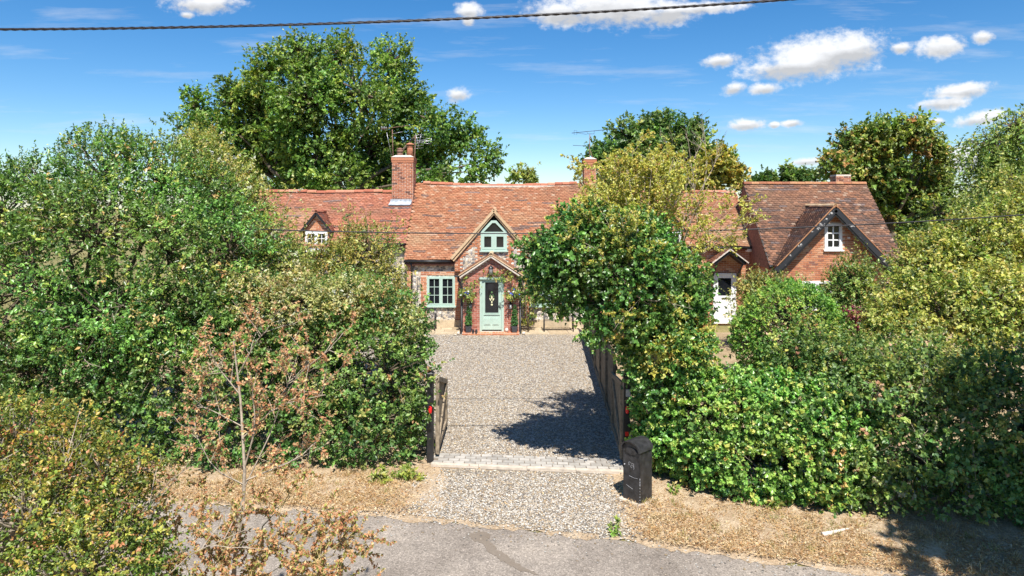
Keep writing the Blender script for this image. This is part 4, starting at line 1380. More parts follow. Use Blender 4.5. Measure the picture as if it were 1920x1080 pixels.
aerial('television_aerial', 'silver grid aerial on a mast strapped right of the tall chimney', P3(775.8, 345, 29.9), P3(779, 254, 29.9), (P(778, 265, 29.95), P(809, 264, 29.7)),
       [(0.3, 0.22, (0.1, 0.7, 0.7)), (0.5, 0.2, (0.1, 0.7, 0.7)), (0.7, 0.18, (0.1, 0.7, 0.7))], ('rust', 'alu'), ex2)
def ex3(t):
    D = 30.2
    b = MB().tube([P3(1101, 246, D), P3(1101, 251, D), P3(1114, 251, D), P3(1114, 245, D)], 0.010, 5)
    b.build('cradle', M['black_worn'], t)
    b = MB().tube([P3(1081, 249, D), P3(1100, 252, D)], 0.007, 5)
    b.build('stay', M['black_worn'], t)
    MB().tube([P3(1074, 272.5, D), P3(1106, 274, D)], 0.010, 5).build('boom', M['black_worn'], t)
    q = np.array(P(1079, 248.5, D))
    MB().tube([q + (-0.06, 0, 0.09), q + (0.06, 0, 0.09), q + (0.06, 0, -0.09), q + (-0.06, 0, -0.09), q + (-0.06, 0, 0.09)], 0.006, 5).build('dipole', M['black_worn'], t)
    MB().tube([P3(1107, 282, D), P3(1112, 300, D - 0.3)], 0.012, 5).build('bracket', M['rust'], t)
aerial('television_aerial', 'dark aerial with long boom on the slim chimney beside the hawthorn', P3(1105, 305, 30.2), P3(1106, 252, 30.2), (P(1072, 249.5, 30.2), P(1158, 241, 30.6)),
       [(0.1, 0.2, (0.2, 0.95, 0)), (0.3, 0.2, (0.2, 0.95, 0)), (0.5, 0.2, (0.2, 0.95, 0)), (0.7, 0.2, (0.2, 0.95, 0)), (0.9, 0.2, (0.2, 0.95, 0))], ('rust', 'black_worn'), ex3)

# ------------------------------------------------------------------ east cottage (orange brick, white windows, black boarded gable)
east = thing('brick_cottage', 'orange brick cottage with white windows and black boarded gable', 'house', (10, WY, 0), 'cottages in the row')
mx0, mx1 = X1 + 0.0, 9.88
MEZ = 3.22
MB().box(mx0 + 0.0, mx1 + 0.1, WY, WY + 0.3, 0, MEZ + 0.06).build('wall', M['mortar_orange'], east)
east_single = [300]
mid_wall = [o for o in bpy.data.objects if o.name.startswith('wall') and o.parent == east][0]
mroof = gabled_deck(mx0 + 0.02, mx1 + 0.05, WEY + 0.02, MEZ, WRY + 0.1, 5.45, 32.5, MEZ, 0.10, 'roof', east)
DMX = 6.46
tiles(mroof, (mx0, WEY, MEZ), (1, 0, 0), (0, WRY + 0.1 - WEY, 5.45 - MEZ), mx1 - mx0 + 0.05, math.hypot(WRY + 0.1 - WEY, 5.45 - MEZ), PAL_MAIN, 18, mask_dorm(DMX), sag_w)
ridge_run(mroof, (mx0 + 0.5, WRY + 0.1, 5.49), (mx1, WRY + 0.1, 5.49), 0.42, 'ridge', 0.11, sag_w)
half_dormer(east, DMX, WY - 0.06, PAL_MAIN, 85, 'mortar_orange')
MB().tube([(mx0, WEY - 0.03, MEZ - 0.04), (DMX - 0.6, WEY - 0.03, MEZ - 0.04)], 0.05, 8).build('gutter', M['black'], east)
MB().tube([(DMX + 0.6, WEY - 0.03, MEZ - 0.04), (mx1 - 0.15, WEY - 0.03, MEZ - 0.04)], 0.05, 8).build('gutter', M['black'], east)
# white front door under a small gabled hood
dr = MB()
wall_with_holes(dr, 8.24, 9.18, 0.06, 2.12, [(8.30, 9.12, 0.10, 2.06)], WY - 0.07, WY - 0.001)
wall_with_holes(dr, 8.305, 9.115, 0.105, 2.055, [(8.44, 8.98, 1.20, 1.92)], WY - 0.045, WY - 0.002)
dr.box(8.42, 8.68, WY - 0.055, WY - 0.046, 0.30, 1.0).box(8.74, 9.0, WY - 0.055, WY - 0.046, 0.30, 1.0)
dr = dr.build('door', M['white'], east)
MB().box(8.44, 8.98, WY - 0.03, WY - 0.02, 1.20, 1.92).build('pane', M['glass'], dr)
MB().box(8.58, 8.84, WY - 0.058, WY - 0.0461, 1.06, 1.12).build('letterbox', M['black'], dr)
MB().box(9.03, 9.06, WY - 0.09, WY - 0.046, 1.02, 1.12).build('handle', M['alu'], dr)
hd = MB().prism([(8.05, 2.62), (8.71, 3.12), (9.37, 2.62), (9.32, 2.50), (8.71, 2.98), (8.10, 2.50)], WY - 0.75, WY - 0.002).build('door_hood', M['black'], east)
for sgn in (-1, 1):
    MB().beam((8.71 + sgn * 0.72, WY - 0.8, 2.60), (8.71, WY - 0.8, 3.15), 0.04, 0.05, (0, -1, 0)).build('bargeboard', M['flaunch'], hd)
    MB().tube([(8.71 + sgn * 0.52, WY - 0.7, 2.55), (8.71 + sgn * 0.50, WY - 0.1, 2.0)], 0.04, 6).build('brace', M['black'], hd)
tiles(hd, (8.0, WY - 0.8, 2.62), (0, 1, 0), (0.71, 0, 0.52), 0.78, 0.88, PAL_MAIN, 91, rise=0.022)
tiles(hd, (9.42, WY - 0.8, 2.62), (0, 1, 0), (-0.71, 0, 0.52), 0.78, 0.88, PAL_MAIN, 92, rise=0.022)
window(east, 4.2, 5.3, 0.9, 2.1, WY - 0.06, 'white', 2, 2, 3)
lamp = thing('wall_lamp', 'round white wall lamp under the eaves near the black gable', 'lamp', (9.62, WY - 0.1, 3.1))
MB().lathe((9.66, WY - 0.12, 2.98), [(0.02, 0), (0.12, 0.03), (0.15, 0.12), (0.14, 0.17)], 12).build('lamp_glass', M['white'], lamp)
MB().lathe((9.66, WY - 0.12, 3.151), [(0.15, 0), (0.15, 0.05), (0.05, 0.09)], 12).build('cap', M['black'], lamp)
# east block
BX0, BX1, BY = 9.92, 14.75, 26.15
BEY, BEZ, BRY, BRZ = 25.88, 2.62, 28.75, 5.79
bb = MB().box(BX0, BX1, BY, BY + 0.3, 0, BEZ + 0.02)
for xa, xb in ((BX0, BX0 + 0.28), (BX1 - 0.28, BX1)):
    V = [(xa, BY + 0.301, 0), (xa, 31.4, 0), (xa, 31.4, BEZ), (xa, BRY, BRZ - 0.2), (xa, BY + 0.301, BEZ + 0.1)]
    V += [(xb, q[1], q[2]) for q in V]
    bb.add(V, [(0, 1, 2, 3, 4), (9, 8, 7, 6, 5)] + [(i, i + 5, (i + 1) % 5 + 5, (i + 1) % 5) for i in range(5)])
bwall = bb.build('wall', M['mortar_orange'], east)
bricks(bwall, (BX0, BY + 2.2, 1.2), 2.2, 2.4, 'brick_orange', None, lambda u, v, h: 1.2 + v < BEZ - 0.1 + max(0, (2.2 - u)) * 1.05, -math.pi / 2, 0.012, 93)
broof = gabled_deck(BX0 - 0.17, BX1 + 0.15, BEY + 0.02, BEZ, BRY, BRZ, 31.6, BEZ, 0.06, 'roof', east)
GX, GW2, GAZ, GEZ, GFY = 12.05, 2.16, 4.86, 2.62, 25.42
def mask_b(c):
    g = GAZ - np.abs(c[:, 0] - GX) * (GAZ - GEZ) / GW2
    return ~((np.abs(c[:, 0] - GX) < GW2) & (c[:, 2] < g - 0.03))
def sag_b(V):
    return 0.02 * np.sin(V[..., 0] * 1.9 + 1) * np.sin(V[..., 1] * 1.1)
tiles(broof, (BX0 - 0.18, BEY, BEZ), (1, 0, 0), (0, BRY - BEY, BRZ - BEZ), BX1 - BX0 + 0.34, math.hypot(BRY - BEY, BRZ - BEZ), PAL_BLOCK, 19, mask_b, sag_b, dark=0.5)
tiles(broof, (BX0 - 0.18, 31.6, BEZ), (1, 0, 0), (0, BRY - 31.6, BRZ - BEZ), BX1 - BX0 + 0.34, math.hypot(BRY - 31.6, BRZ - BEZ), PAL_BLOCK, 20, None, sag_b)
ridge_run(broof, (BX0 - 0.18, BRY, BRZ + 0.04), (BX1 + 0.15, BRY, BRZ + 0.04), 0.33, 'ridge_dark', 0.11)
for sgn_x in (BX0 - 0.15, BX1 + 0.13):
    MB().beam((sgn_x, BEY - 0.02, BEZ - 0.10), (sgn_x, BRY, BRZ - 0.10), 0.035, 0.17).build('bargeboard', M['black'], broof)
MB().tube([(BX0 - 0.12, BEY - 0.03, BEZ - 0.03), (GX - GW2 - 0.02, BEY - 0.03, BEZ - 0.04)], 0.05, 8).build('gutter', M['black'], east)
MB().tube([(BX1 + 0.02, BY - 0.05, BEZ - 0.1), (BX1 + 0.02, BY - 0.05, 0.2)], 0.04, 8).build('downpipe', M['black'], east)
# projecting gable
gwy = 25.78
W1 = (11.80, 12.46, 3.22, 4.22)
gb2 = MB()
def g_at(x):
    return GAZ - abs(x - GX) * (GAZ - GEZ) / GW2 - 0.12
gxa, gxb = GX - GW2 + 0.42, GX + GW2 - 0.1
low = [(10.95, 12.05, 1.0, 2.05)]
wall_with_holes(gb2, gxa, gxb, 0, 2.5, low, gwy, BY - 0.002)
gb2.prism([(gxa, 2.5), (W1[0], 2.5), (W1[0], g_at(W1[0])), (gxa, max(2.52, g_at(gxa)))], gwy, BY - 0.002)
gb2.prism([(W1[1], 2.5), (gxb, 2.5), (gxb, max(2.52, g_at(gxb))), (W1[1], g_at(W1[1]))], gwy, BY - 0.002)
gb2.box(W1[0], W1[1], gwy, BY - 0.002, 2.5, W1[2])
gb2.prism([(W1[0], W1[3]), (W1[1], W1[3]), (W1[1], g_at(W1[1])), (GX, g_at(GX)), (W1[0], g_at(W1[0]))], gwy, BY - 0.002)
gwall2 = gb2.build('gable_wall', M['mortar_orange'], east)
def bm2(u, v, h):
    x, z = gxa + u, v
    if x + h > W1[0] and x - h < W1[1] and W1[2] - 0.02 < z < W1[3] + 0.02:
        return False
    if x + h > low[0][0] and x - h < low[0][1] and low[0][2] < z < low[0][3]:
        return False
    return z < g_at(x) - 0.04
def gable_bricks():
    spots = [(u, v, L) for (u, v, L) in brick_spots(gxb - gxa, 4.75) if bm2(u, v, 0.0)]
    cut = []
    for (u, v, L) in spots:
        a, b_ = gxa + u - L / 2, gxa + u + L / 2
        segs = [(a, b_)]
        for (h0, h1, z0, z1) in (W1, low[0]):
            if z0 - 0.01 < v < z1 + 0.01:
                segs = [q for s_ in segs for q in ((s_[0], min(s_[1], h0)), (max(s_[0], h1), s_[1])) if q[1] - q[0] > 0.03]
        cut += [((p + q) / 2, v, q - p) for p, q in segs]
    cut.sort(key=lambda t: -t[1])                     # the upper ones show above the shrubs
    rest_V, rest_F, rest_C = [], [], []
    rr = random.Random(97)
    for i, (x, v, L) in enumerate(cut):
        pos = (x, gwy + BR_D / 2 - 0.012 + rr.uniform(-0.002, 0.002), v)
        me = brick_mesh(L, 'brick_orange')
        if i < 300:
            link('brick', me, gwall2, pos)
        else:
            b0 = len(rest_V)
            rest_V += [(pos[0] + q.co.x, pos[1] + q.co.y, pos[2] + q.co.z) for q in me.vertices]
            rest_F += [tuple(k + b0 for k in p.vertices) for p in me.polygons]
            rest_C += [rr.random()] * len(me.vertices)
    me = raw_mesh('brickwork', rest_V, rest_F, M['brick_orange'])
    a = me.attributes.new('Col', 'FLOAT_COLOR', 'POINT')
    arr = np.repeat(np.array(rest_C, dtype=np.float32)[:, None], 4, 1)
    a.data.foreach_set('color', arr.ravel())
    link('brickwork', me, gwall2)['kind'] = 'stuff'
gable_bricks()
bricks(mid_wall, (mx0 + 0.02, WY, 0.0), mx1 - mx0 - 0.02, MEZ - 0.02, 'brick_orange', None, None, 0, 0.012, 98)
bricks(bwall, (GX + GW2 - 0.1, BY, 1.5), BX1 - GX - GW2 + 0.1, 1.05, 'brick_orange', None, None, 0, 0.012, 99)
MB().box(GX + GW2 - 0.08, BX1 - 0.12, BY - 0.012, BY - 0.002, 0.0, 1.95).build('painted_wall', M['white'], east)
window(east, *W1, gwy, 'white', 1, 2, 3, True, 'small white window in the brick gable', 0.06, 0.06, 0.045)
window(east, *low[0], gwy, 'white', 2, 2, 3)
gr2b = BEY + (GAZ - BEZ) / (BRZ - BEZ) * (BRY - BEY) + 0.12
g2 = MB().prism([(GX - GW2, GEZ - 0.02), (GX, GAZ - 0.02), (GX + GW2, GEZ - 0.02), (GX + GW2 - 0.05, GEZ - 0.08), (GX, GAZ - 0.1), (GX - GW2 + 0.05, GEZ - 0.08)], GFY + 0.03, gr2b).build('gable_roof', M['tile_plain'], east)
gl2 = math.hypot(GW2, GAZ - GEZ)
tiles(g2, (GX - GW2 - 0.01, GFY, GEZ - 0.01), (0, 1, 0), (GW2, 0, GAZ - GEZ), gr2b - GFY, gl2, PAL_BLOCK, 23, dark=0.5, rise=0.022)
tiles(g2, (GX + GW2 + 0.01, GFY, GEZ - 0.01), (0, 1, 0), (-GW2, 0, GAZ - GEZ), gr2b - GFY, gl2, PAL_BLOCK, 24, dark=0.5, rise=0.022)
ridge_run(g2, (GX, GFY - 0.01, GAZ + 0.05), (GX, gr2b - 0.05, GAZ + 0.05), 0.33, 'verge', 0.09)
def flaky_black():
    m, nt, b = new_mat('flaking_black_paint')
    v = coords(nt)
    n = noise_node(nt, v, 5.5, 6, 0.7)
    r = ramp(nt, [(0.60, (0.02, 0.021, 0.025)), (0.64, (0.5, 0.48, 0.46))])
    nt.links.new(n.outputs[0], r.inputs[0])
    nt.links.new(r.outputs[0], b.inputs['Base Color'])
    b.inputs['Roughness'].default_value = 0.6
    return m
M['flaky'] = flaky_black()
for sgn in (-1, 1):
    MB().beam((GX + sgn * (GW2 + 0.05), GFY - 0.02, GEZ - 0.16), (GX, GFY - 0.02, GAZ - 0.11), 0.20, 0.04, (0, -1, 0)).build('bargeboard', M['flaky'], g2)
    MB().beam((GX + sgn * (GW2 - 0.10), GFY - 0.001, GEZ - 0.18), (GX, GFY - 0.001, GAZ - 0.25), 0.12, 0.03, (0, -1, 0)).build('bargeboard', M['black'], g2)
    MB().beam((GX + sgn * (GW2 + 0.02), GFY - 0.02, GEZ + 0.02), (GX, GFY - 0.02, GAZ + 0.045), 0.05, 0.04, (0, -1, 0)).build('verge_tile', M['ridge_dark'], g2)
    MB().box(GX + sgn * (GW2 - 0.05) - 0.12, GX + sgn * (GW2 - 0.05) + 0.12, GFY + 0.06, gwy, GEZ - 0.36, GEZ - 0.1).build('corbel', M['black'], g2)
MB().box(12.66, 12.76, gwy - 0.03, gwy - 0.013, 3.64, 3.71).build('vent', M['white'], east)
chimney(east, 15.3, 31.8, 0.68, 0.6, 4.6, 6.32, 45, None, 'brick_stack', False)

# ------------------------------------------------------------------ patio, threshold, gates, fence
def ident(name, label, cat, group=None):
    return dict(name=name, label=label, cat=cat, group=group)
def patio(x0, x1, label):
    t = MB().box(x0, x1, 25.86, 27.24, -0.01, 0.02).build('patio', M['mortar'], None)
    tag(t, None, None, None, 'structure')
    r = random.Random(int(x0 * 10) + 50)
    y = 25.84
    for row, dy in enumerate((0.36, 0.46, 0.40, 0.20)):
        x = x0 - r.uniform(0, 0.3)
        while x < x1:
            L = r.choice((0.45, 0.6, 0.75))
            a, b_ = max(x, x0), min(x + L, x1)
            if b_ - a > 0.08:
                h = 0.048 + r.uniform(0, 0.006)
                MB().hexa([(a + 0.006, y + 0.006, 0), (b_ - 0.006, y + 0.006, 0), (b_ - 0.006, y + dy - 0.006, 0), (a + 0.006, y + dy - 0.006, 0),
                           (a + 0.012, y + 0.012, h), (b_ - 0.012, y + 0.012, h + r.uniform(-0.003, 0.003)), (b_ - 0.012, y + dy - 0.012, h), (a + 0.012, y + dy - 0.012, h)]).build('slab', M['slab'], t)
            x += L
        y += dy
patio(-5.2, porch_w[0] - 0.12, '')
patio(porch_w[1] + 0.12, 2.74, '')

def threshold():
    t = MB().hexa([(-1.52, 12.80, -0.01), (2.14, 12.42, -0.01), (2.14, 13.12, -0.01), (-1.52, 13.45, -0.01), (-1.52, 12.80, 0.022), (2.14, 12.42, 0.022), (2.14, 13.12, 0.022), (-1.52, 13.45, 0.022)]).build('threshold_strip', M['mud'], None)
    tag(t, None, None, None, 'structure')
    r = random.Random(8)
    for row in range(4):
        x = -1.52 + (0.1 if row % 2 else 0)
        while x < 2.12:
            L = 0.205
            a, b_ = x + 0.006, min(x + L, 2.14) - 0.006
            def yy(x_, f):
                y0 = 12.92 + (x_ + 1.52) / 3.66 * (12.54 - 12.92)
                y1 = 13.42 + (x_ + 1.52) / 3.66 * (13.10 - 13.42)
                return y0 + (y1 - y0) * f
            f0, f1 = row / 4 + 0.02, (row + 1) / 4 - 0.02
            h = 0.035 + r.uniform(0, 0.008)
            c = [(a, yy(a, f0)), (b_, yy(b_, f0)), (b_, yy(b_, f1)), (a, yy(a, f1))]
            if b_ - a > 0.05:
                MB().hexa([(p[0], p[1], 0) for p in c] + [(p[0] * 0.98 + sum(q[0] for q in c) * 0.005, p[1] * 0.98 + sum(q[1] for q in c) * 0.005, h + r.uniform(-0.003, 0.003)) for p in c]).build('sett', M['sett'], t)
            x += L + 0.002
    x = -1.52
    while x < 2.1:                                    # pale edging kerb on the road side
        b_ = min(x + 0.9, 2.14)
        y0, y1 = 12.80 - (x + 1.52) * 0.1038, 12.80 - (b_ + 1.52) * 0.1038
        MB().hexa([(x, y0, 0), (b_ - 0.008, y1, 0), (b_ - 0.008, y1 + 0.095, 0), (x, y0 + 0.095, 0), (x, y0, 0.046), (b_ - 0.008, y1, 0.046), (b_ - 0.008, y1 + 0.095, 0.05), (x, y0 + 0.095, 0.05)]).build('kerb', M['kerb'], t)
        x = b_
threshold()

def gate_post(x, y, h, label, red_z, box=None):
    t = thing('gate_post', label, 'gate post', (x, y, 0), 'gate posts')
    b = MB().box(x - 0.06, x + 0.06, y - 0.06, y + 0.06, 0, h)
    b.hexa([(x - 0.075, y - 0.075, h), (x + 0.075, y - 0.075, h), (x + 0.075, y + 0.075, h), (x - 0.075, y + 0.075, h), (x - 0.03, y - 0.03, h + 0.05), (x + 0.03, y - 0.03, h + 0.05), (x + 0.03, y + 0.03, h + 0.05), (x - 0.03, y + 0.03, h + 0.05)])
    b.build('post', M['black'], t)
    MB().lathe((x + (0.005), y - 0.085, red_z), [(0.02, -0.07), (0.034, -0.04), (0.036, 0.04), (0.02, 0.07)], 12).build('reflector', M['red'], t)
    if box:
        MB().box(x - 0.02, x + 0.06, y - 0.1, y - 0.061, box, box + 0.13).build('sensor_box', M['grey'], t)
    return t
gate_post(-1.555, 13.02, 1.70, 'black left gate post at the hedge end with red reflector', 1.02)
gp = gate_post(2.13, 12.72, 1.72, 'black right gate post by the mailbox with grey box and reflector', 1.12, 1.36)
MB().box(2.10, 2.16, 12.655, 12.659, 0.62, 0.70).build('reflector', M['red'], gp)

def gate(x, y0, y1, h0, h1, label, lean=0.0):
    t = thing('gate', label, 'gate', (x, y0, 0), 'open gate leaves')
    def X(y):
        return x + (y - y0) * lean
    def H(y):
        f = (y - y0) / (y1 - y0)
        return h0 + (h1 - h0) * f
    n = 13
    for k in range(n):
        a, b_ = y0 + (y1 - y0) * k / n + 0.004, y0 + (y1 - y0) * (k + 1) / n - 0.004
        MB().hexa([(X(a) - 0.011, a, 0.12), (X(a) + 0.011, a, 0.12), (X(b_) + 0.011, b_, 0.12), (X(b_) - 0.011, b_, 0.12), (X(a) - 0.011, a, H(a)), (X(a) + 0.011, a, H(a)), (X(b_) + 0.011, b_, H(b_)), (X(b_) - 0.011, b_, H(b_))]).build('board', M['wood'], t)
    sd_ = 0.034 if x < 0 else -0.034
    for ya in (y0 + 0.02, y1 - 0.06):
        MB().box(X(ya) + sd_ - 0.022, X(ya) + sd_ + 0.022, ya - 0.0, ya + 0.09, 0.1, H(ya) + 0.02).build('stile', M['wood'], t)
    MB().beam((X(y0) + sd_, y0 + 0.12, H(y0) - 0.03), (X(y1) + sd_, y1 - 0.07, H(y1) - 0.03), 0.04, 0.09).build('rail', M['wood'], t)
    MB().beam((X(y0) + sd_, y0 + 0.12, 0.22), (X(y1) + sd_, y1 - 0.07, 0.22), 0.04, 0.09).build('rail', M['wood'], t)
    MB().beam((X(y0) + sd_ * 1.05, y0 + 0.12, 0.28), (X(y1) + sd_ * 1.05, y1 - 0.07, H(y1) - 0.09), 0.036, 0.09).build('brace', M['wood'], t)
gate(-1.46, 13.14, 14.86, 1.56, 1.12, 'weathered timber gate leaf swung open against the left hedge')
gate(2.10, 12.86, 14.62, 1.56, 1.30, 'weathered timber gate leaf folded back along the right fence', 0.045)

def fence():
    t = thing('fence', 'weathered board fence along the right side of the driveway', 'fence', (2.4, 14.7, 0))
    y = 14.75
    i = 0
    r = random.Random(3)
    while y < 25.9:
        x = 2.24 + (y - 14.75) * 0.048
        h = 1.62 + r.uniform(-0.015, 0.015)
        a, b_ = y + 0.004, y + 0.138
        MB().hexa([(x - 0.01, a, 0.06), (x + 0.01, a, 0.06), (x + 0.014, b_, 0.06), (x - 0.006, b_, 0.06), (x - 0.01, a, h), (x + 0.01, a, h), (x + 0.014, b_, h), (x - 0.006, b_, h)]).build('board', M['wood_fence'], t)
        if i % 13 == 0:
            MB().box(x - 0.065, x - 0.012, y - 0.04, y + 0.05, 0, 1.72).build('post', M['wood_fence'], t)
        y += 0.142
        i += 1
    MB().beam((2.26 , 14.8, 0.35), (2.26 + 11 * 0.048, 25.8, 0.35), 0.03, 0.08).build('rail', M['wood_fence'], t)
    MB().beam((2.275, 14.8, 1.35), (2.275 + 11 * 0.048, 25.8, 1.35), 0.03, 0.08).build('rail', M['wood_fence'], t)
    MB().beam((2.205, 14.8, 0.07), (2.205 + 11 * 0.048, 25.8, 0.07), 0.03, 0.14).build('gravel_board', M['wood_fence'], t)
fence()

# ------------------------------------------------------------------ mailbox
def mailbox():
    c = (2.09, 11.36, 0.0)
    t = thing('mailbox', 'black pillar mailbox with rounded top on the dry verge', 'mailbox', c)
    ang = math.radians(-48)
    u = np.array([math.cos(ang), math.sin(ang), 0])       # along the front face, to the right
    f = np.array([math.sin(ang), -math.cos(ang), 0])      # out of the front face
    hw, hd2, H = 0.172, 0.162, 0.86
    C = np.array(c)
    def pt(a, b_, z):
        return tuple(C + u * a + f * b_ + np.array([0, 0, z]))
    b = MB()
    V = []
    arc = [(hw * math.cos(q), H - 0.0 + 0.135 * math.sin(q)) for q in [math.pi * k / 10 for k in range(11)]]
    prof = [(-hw, 0.02), (hw, 0.02)] + arc
    n = len(prof)
    V = [pt(x, hd2, z) for x, z in prof] + [pt(x, -hd2, z) for x, z in prof]
    b.add(V, [tuple(range(n)), tuple(range(2 * n - 1, n - 1, -1))] + [(i, i + n, (i + 1) % n + n, (i + 1) % n) for i in range(n)])
    b.build('body', M['black_worn'], t)
    # rounded lid overhanging the slot
    b = MB()
    e = 0.022
    oa = [((hw + e) * math.cos(q), H + 0.005 + 0.158 * math.sin(q)) for q in [math.pi * k / 12 for k in range(13)]]
    ia = [((hw + 0.004) * math.cos(q), H + 0.001 + 0.14 * math.sin(q)) for q in [math.pi * k / 12 for k in range(13)]]
    m = 13
    V = [pt(x, hd2 + 0.045, z) for x, z in oa] + [pt(x, hd2 + 0.045, z) for x, z in ia] + [pt(x, -hd2 - 0.012, z) for x, z in oa] + [pt(x, -hd2 - 0.012, z) for x, z in ia]
    F = []
    for k in range(m - 1):
        F += [(k, k + 1, m + k + 1, m + k), (2 * m + k, 3 * m + k, 3 * m + k + 1, 2 * m + k + 1), (k, 2 * m + k, 2 * m + k + 1, k + 1), (m + k, m + k + 1, 3 * m + k + 1, 3 * m + k)]
    F += [(0, m, 3 * m, 2 * m), (m - 1, 3 * m - 1, 4 * m - 1, 2 * m - 1)]
    b.add(V, F)
    b.build('lid', M['black_worn'], t)
    # curved letter flap and door seam
    b = MB()
    fl_ = [(-0.13, H - 0.01), (-0.09, H - 0.045), (0, H - 0.068), (0.09, H - 0.045), (0.13, H - 0.01), (0.08, H + 0.035), (0, H + 0.05), (-0.08, H + 0.035)]
    V = [pt(x, hd2 + 0.018, z) for x, z in fl_] + [pt(x, hd2 + 0.001, z) for x, z in fl_]
    n = 8
    b.add(V, [tuple(range(n)), tuple(range(2 * n - 1, n - 1, -1))] + [(i, i + n, (i + 1) % n + n, (i + 1) % n) for i in range(n)])
    b.build('letter_flap', M['black_worn'], t)
    b = MB()
    b.add([pt(-hw + 0.012, hd2 + 0.004, 0.44), pt(hw - 0.012, hd2 + 0.004, 0.44), pt(hw - 0.012, hd2 + 0.004, H - 0.09), pt(-hw + 0.012, hd2 + 0.004, H - 0.09),
           pt(-hw + 0.012, hd2 + 0.0005, 0.44), pt(hw - 0.012, hd2 + 0.0005, 0.44), pt(hw - 0.012, hd2 + 0.0005, H - 0.09), pt(-hw + 0.012, hd2 + 0.0005, H - 0.09)],
          [(0, 1, 2, 3), (0, 4, 5, 1), (1, 5, 6, 2), (2, 6, 7, 3), (3, 7, 4, 0)])
    b.build('door', M['black_worn'], t)
    q = np.array(pt(-hw + 0.035, hd2 + 0.004, 0.60))
    MB().tube([q, q + f * 0.014], 0.013, 8).build('lock', M['alu'], t)
    # faint pale horn-and-figure mark, and scraped edges
    def line(pts, w=0.004, name='mark'):
        b = MB()
        for (a0, z0), (a1, z1) in zip(pts[:-1], pts[1:]):
            b.beam(pt(a0, hd2 + 0.0055, z0), pt(a1, hd2 + 0.0055, z1), 0.002, w, tuple(f)) if False else b.beam(pt(a0, hd2 + 0.0055, z0), pt(a1, hd2 + 0.0055, z1), w, 0.002, tuple(f))
        b.build(name, M['scratch'], t)
    line([(-0.035 + 0.022 * math.cos(k), 0.645 + 0.018 * math.sin(k)) for k in np.linspace(0.4, 4.6, 9)])
    line([(0.015 + 0.025 * math.cos(k), 0.60 + 0.026 * math.sin(k)) for k in np.linspace(-0.5, 4.4, 10)])
    line([(0.052, 0.655), (0.048, 0.62), (0.056, 0.585), (0.05, 0.56)])
    line([(0.0, 0.648), (0.02, 0.655), (0.04, 0.65)])
    line([(-0.06, 0.615), (-0.045, 0.61), (-0.03, 0.618)])
    line([(-0.045, 0.435), (0.04, 0.425), (0.13, 0.432)], 0.004, 'scratch')
    line([(-0.10, 0.27), (-0.02, 0.245), (0.03, 0.23)], 0.003, 'scratch')
    rr = random.Random(4)
    for k in range(9):
        z = 0.04 + k * 0.047
        p0 = C + u * (hw + 0.0005) + f * (hd2 + 0.0005) + np.array([0, 0, z])
        MB().beam(tuple(p0), tuple(p0 + np.array([0, 0, rr.uniform(0.008, 0.035)])), 0.006, 0.006, tuple(f)).build('chipped_paint', M['scratch'], t)
    V = [pt(a * (hw + 0.06), b_ * (hd2 + 0.07), z) for z in (0.0, 0.03) for a, b_ in ((-1, 1), (1, 1), (1, -1), (-1, -1))]
    MB().hexa(V).build('base', M['kerb'], t)
mailbox()

# ------------------------------------------------------------------ garden furniture, pots, baskets
def bench(x0, x1, y, label):
    t = thing('garden_bench', label, 'bench', ((x0 + x1) / 2, y, 0.05), 'benches by the cottage wall')
    g = 0.05
    for k in range(4):
        MB().box(x0 + 0.03, x1 - 0.03, y - 0.40 + k * 0.1, y - 0.32 + k * 0.1, g + 0.40, g + 0.425).build('seat_slat', M['wood'], t)
    for xe in (x0, x1 - 0.045):
        MB().tube([(xe + 0.02, y - 0.43, g), (xe + 0.02, y - 0.40, g + 0.12), (xe + 0.02, y - 0.44, g + 0.28), (xe + 0.02, y - 0.40, g + 0.41), (xe + 0.02, y - 0.42, g + 0.60), (xe + 0.02, y - 0.25, g + 0.63), (xe + 0.02, y - 0.02, g + 0.60)], 0.022, 6).build('end_frame', M['black_worn'], t)
        MB().tube([(xe + 0.02, y + 0.05, g), (xe + 0.02, y - 0.02, g + 0.2), (xe + 0.02, y - 0.05, g + 0.41), (xe + 0.02, y + 0.03, g + 0.82)], 0.022, 6).build('leg', M['black_worn'], t)
    MB().beam((x0 + 0.03, y + 0.03, g + 0.80), (x1 - 0.03, y + 0.03, g + 0.80), 0.04, 0.05).build('top_rail', M['black_worn'], t)
    b = MB()
    n = 9
    for k in range(n):
        xa = x0 + 0.05 + (x1 - x0 - 0.1) * k / n
        xb = x0 + 0.05 + (x1 - x0 - 0.1) * (k + 1) / n
        b.tube([(xa, y - 0.03, g + 0.46), (xb, y + 0.025, g + 0.79)], 0.009, 5)
        b.tube([(xb, y - 0.03, g + 0.46), (xa, y + 0.025, g + 0.79)], 0.009, 5)
    b.build('back_lattice', M['black_worn'], t)
bench(-4.15, -2.95, 26.75, 'iron lattice bench under the left sage window')
bench(1.22, 2.38, 26.62, 'iron lattice bench right of the porch beside the ivy')

